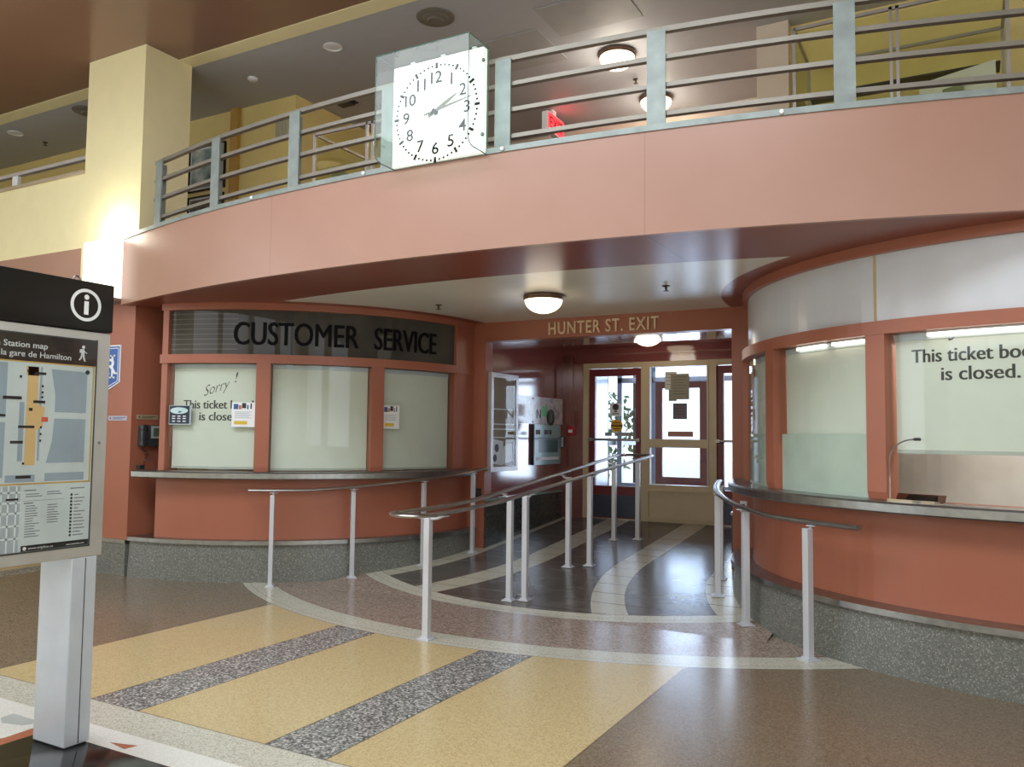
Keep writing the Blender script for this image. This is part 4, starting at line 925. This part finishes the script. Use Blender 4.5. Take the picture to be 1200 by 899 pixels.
# ------------------------------------------------------------------ information sign
def info_sign():
    XS = -3.63; y0, y1 = 1.30, 2.52
    t = thing('information_sign', 'freestanding station map sign with black information header', 'sign', (XS-.13, 1.95, 0))
    b = MB(); b.bbox(XS-.26, XS, y0, y1+.015, .905, 1.968, .006, 2); cab = b.build('cabinet', mat('warm_grey_aluminium', (186, 184, 176), .4, .2), t)
    b = MB(); b.bbox(XS-.265, XS+.006, y0, y1+.02, 1.972, 2.205, .006, 2); hd = b.build('header', mat('black_header', (26, 26, 24), .3), t)
    for yy in (2.385, 1.32):
        b = MB(); b.box(XS-.24, XS, yy, yy+.125, .045, .905); p = b.build('post', mat('pale_grey_aluminium', (196, 202, 208), .35, .2), t, bevel=.004)
        b = MB(); b.box(XS-.001, XS+.0015, yy+.066, yy+.070, .05, .90); b.build('joint_line', INK, p)
    b = MB(); b.bbox(XS-.30, XS+.70, .9, 2.50, .002, .045, .008, 2); b.build('base_plate', BLACK, t)
    b = MB(); b.lathe((XS, 2.494, 1.44), [(.007, 0), (.007, .004), (.003, .006)], 12, ax=(1, 0, 0)); b.build('lock', STEEL, cab)
    b = MB(); b.tube([(XS-.02, 2.36+.02*math.cos(q), 2.205+.02*math.sin(q)) for q in [PI*i/8 for i in range(9)]], .004, 6); b.build('lifting_eye', STEEL, hd)
    fn = frame((XS, 0, 0), (0, 1, 0), (0, 0, 1)); HX = .006
    b = MB(); n = 36
    for i in range(n):
        a, c = 2*PI*i/n, 2*PI*(i+1)/n; R1, R2 = .077, .062
        b.slab([(2.395+R1*math.cos(a), 2.09+R1*math.sin(a)), (2.395+R1*math.cos(c), 2.09+R1*math.sin(c)), (2.395+R2*math.cos(c), 2.09+R2*math.sin(c)), (2.395+R2*math.cos(a), 2.09+R2*math.sin(a))], fn, HX, HX+.001)
    disc(fn, 2.397, 2.128, .012, HX, HX+.001, b=b); b.rect(fn, 2.386, 2.408, 2.045, 2.108, HX, HX+.001)
    b.build('information_symbol', mat('off_white_print', (226, 228, 224), .5), hd)
    # artwork behind glass
    art = MB(); art.rect(fn, y0+.06, 2.462, .962, 1.922, 0, .0015); a = art.build('artwork', mat('map_ground', (206, 214, 210), .5), cab)
    P = lambda *c: mat(*c)
    def layer(nm, m, rects=(), polys=(), k=1):
        b = MB()
        for u0, u1, v0, v1 in rects: b.rect(fn, u0, u1, v0, v1, .0015+.0004*k, .0015+.0004*k+.0003)
        for pl in polys: b.slab(pl, fn, .0015+.0004*k, .0015+.0004*k+.0003)
        b.build(nm, m, a)
    layer('title_band', mat('charcoal_brown_print', (52, 46, 44), .35), [(y0+.06, 2.462, 1.803, 1.922)])
    layer('border_line', mat('ochre_line', (206, 168, 90), .5), [(y0+.06, 2.455, 1.797, 1.803), (2.447, 2.455, 1.256, 1.80), (y0+.06, 2.455, 1.256, 1.263)])
    layer('city_blocks', mat('blue_grey_block', (158, 172, 180), .55), [(1.38, 2.05, 1.55, 1.79), (1.38, 2.05, 1.29, 1.53), (2.195, 2.205, 1.36, 1.78), (2.108, 2.13, 1.36, 1.62), (2.235, 2.422, 1.268, 1.305), (2.06, 2.19, 1.268, 1.30)],
          [[(2.245, 1.775), (2.42, 1.772), (2.42, 1.58), (2.268, 1.58), (2.268, 1.66)], [(2.268, 1.551), (2.42, 1.551), (2.42, 1.35), (2.238, 1.35), (2.262, 1.45)]])
    layer('station_strip', mat('tan_station', (222, 186, 128), .55), [(2.139, 2.187, 1.342, 1.78)], [[(2.13, 1.78), (2.187, 1.78), (2.19, 1.74), (2.135, 1.74)], [(2.187, 1.50), (2.215, 1.51), (2.222, 1.60), (2.187, 1.61)]], 2)
    layer('station_mark', mat('map_red', (218, 96, 76), .55), [(2.208, 2.238, 1.535, 1.556)], k=3)
    lab = [(2.168, 2.221, 1.746, 1.757), (2.035, 2.116, 1.631, 1.645), (2.168, 2.222, 1.618, 1.630), (2.106, 2.178, 1.506, 1.517), (2.074, 2.13, 1.438, 1.450), (2.105, 2.172, 1.284, 1.297), (2.068, 2.122, 1.190, 1.199), (2.02, 2.05, 1.555, 1.565)]
    dots = [(2.203, 2.212, z, z+.010) for z in (1.69, 1.662, 1.64, 1.505, 1.475, 1.445)]+[(2.103, 2.113, 1.727, 1.738), (2.135, 2.143, 1.755, 1.765), (2.15, 2.166, 1.582, 1.596), (2.13, 2.14, 1.345, 1.355)]
    layer('map_labels', mat('map_black', (40, 42, 42), .55), lab+dots, [[(2.42+.011*math.cos(2*PI*i/12), 1.772+.011*math.sin(2*PI*i/12)) for i in range(12)]], 3)
    layer('area_map', mat('area_map_grey', (172, 180, 182), .55), [(y0+.06, 2.13, .965, 1.252)])
    st = [(y0+.06, 2.13, z, z+.008) for z in (1.02, 1.075, 1.13, 1.175, 1.22)]+[(y, y+.007, .965, 1.252) for y in (1.45, 1.6, 1.75, 1.9, 2.045, 2.075, 2.11)]
    layer('area_map_streets', mat('street_white', (222, 228, 226), .55), st, k=2)
    ln = [(2.148, 2.20, 1.228, 1.233), (2.25, 2.31, 1.218, 1.222), (2.25, 2.32, 1.208, 1.212), (2.155, 2.215, 1.212, 1.216), (2.155, 2.23, 1.202, 1.206), (2.145, 2.33, 1.184, 1.1855), (2.148, 2.19, 1.172, 1.177), (2.36, 2.43, 1.228, 1.233)]
    rr = random.Random(3)
    for i in range(13): ln.append((2.155, 2.19+rr.random()*.035, 1.160-.0112*i, 1.164-.0112*i))
    for i in range(8): ln.append((2.255, 2.285+rr.random()*.03, 1.160-.0112*i, 1.164-.0112*i))
    for i in range(13): ln.append((2.38, 2.40+rr.random()*.04, 1.198-.0155*i, 1.203-.0155*i))
    layer('legend_text', mat('legend_grey', (138, 142, 144), .55), ln)
    layer('legend_icons', mat('map_black', (40, 42, 42), .55), [(2.362, 2.372, 1.196-.0155*i, 1.206-.0155*i) for i in range(13)])
    layer('footer_band', mat('footer_black', (34, 34, 34), .4), [(2.143, 2.459, .964, .989)])
    b = MB(); z = .003
    def tx(s, right, base, h, bold=.0, width=None, lft=None):
        al = 'RIGHT' if lft is None else 'LEFT'; b.text(s, frame((XS, right if lft is None else lft, base), (0, 1, 0), (0, 0, 1)), h/.7, z, z+.0006, al, bold, width=width)
    tx('Hamilton Station map', 2.222, 1.863, .026, .008, .36); tx('Carte de la gare de Hamilton', 2.335, 1.822, .026, .002, .475)
    b.build('title_text', mat('title_white', (224, 226, 222), .5), a)
    b = MB(); tx('www.triplinx.ca', None, .9705, .011, .0, .115, 2.174); tx('www.metrolinx.com', None, .9705, .008, .0, .088, 2.350)
    disc(fn, 2.159, .976, .008, z, z+.0006, b=b); b.build('footer_text', mat('title_white', (224, 226, 222), .5), a)
    b = MB(); disc(fn, 2.394, 1.890, .0075, z, z+.0006, b=b)
    b.slab([(2.382, 1.880), (2.397, 1.881), (2.400, 1.855), (2.384, 1.853)], fn, z, z+.0006); b.slab([(2.376, 1.878), (2.384, 1.879), (2.383, 1.862), (2.375, 1.862)], fn, z, z+.0006)
    b.slab([(2.397, 1.876), (2.408, 1.864), (2.413, 1.866), (2.411, 1.860), (2.398, 1.868)], fn, z, z+.0006)
    b.slab([(2.384, 1.856), (2.392, 1.856), (2.386, 1.836), (2.377, 1.826), (2.372, 1.829), (2.380, 1.840)], fn, z, z+.0006); b.slab([(2.391, 1.857), (2.400, 1.856), (2.401, 1.840), (2.407, 1.824), (2.400, 1.822), (2.393, 1.838)], fn, z, z+.0006)
    b.build('walking_figure', mat('title_white', (224, 226, 222), .5), a)
    b = MB(); f0 = .0; b.rect(fn, 2.460, 2.466, .955, 1.93, 0, .004); b.rect(fn, y0+.06, 2.466, 1.92, 1.928, 0, .004); b.rect(fn, y0+.06, 2.466, .955, .963, 0, .004); b.build('gasket', INK, cab)
    b = MB(); b.rect(fn, y0+.06, 2.462, .962, 1.922, .0045, .005); b.build('cover_glass', glass('sign_glass', (.97, .98, .98), 1.45), cab)
info_sign()

# ------------------------------------------------------------------ hall tube lights behind the viewer (seen only in reflections)
for i, (x, y) in enumerate([(-9.2, -.5), (-7.4, -3.2), (-5.6, -.8), (-4.2, -3.6), (-2.6, -.9), (-.8, -3.4), (1.0, -1.0), (2.8, -3.0)]):
    t = thing('tube_light', 'slim lit tube light hanging in the hall behind the viewer', 'light', (x, y, 4.9), 'hall tube lights')
    b = MB(); b.tube([(x, y-.75, 4.95), (x, y+.75, 4.95)], .03, 8); b.build('tube', glow('hall_tube', (255, 248, 236), 14), t)
    b = MB(); b.box(x-.035, x+.035, y-.78, y+.78, 4.985, 5.05); b.cyl((x, y-.5, 5.05), (x, y-.5, ZC), .006, 6); b.cyl((x, y+.5, 5.05), (x, y+.5, ZC), .006, 6); b.build('housing', WHITE, t)
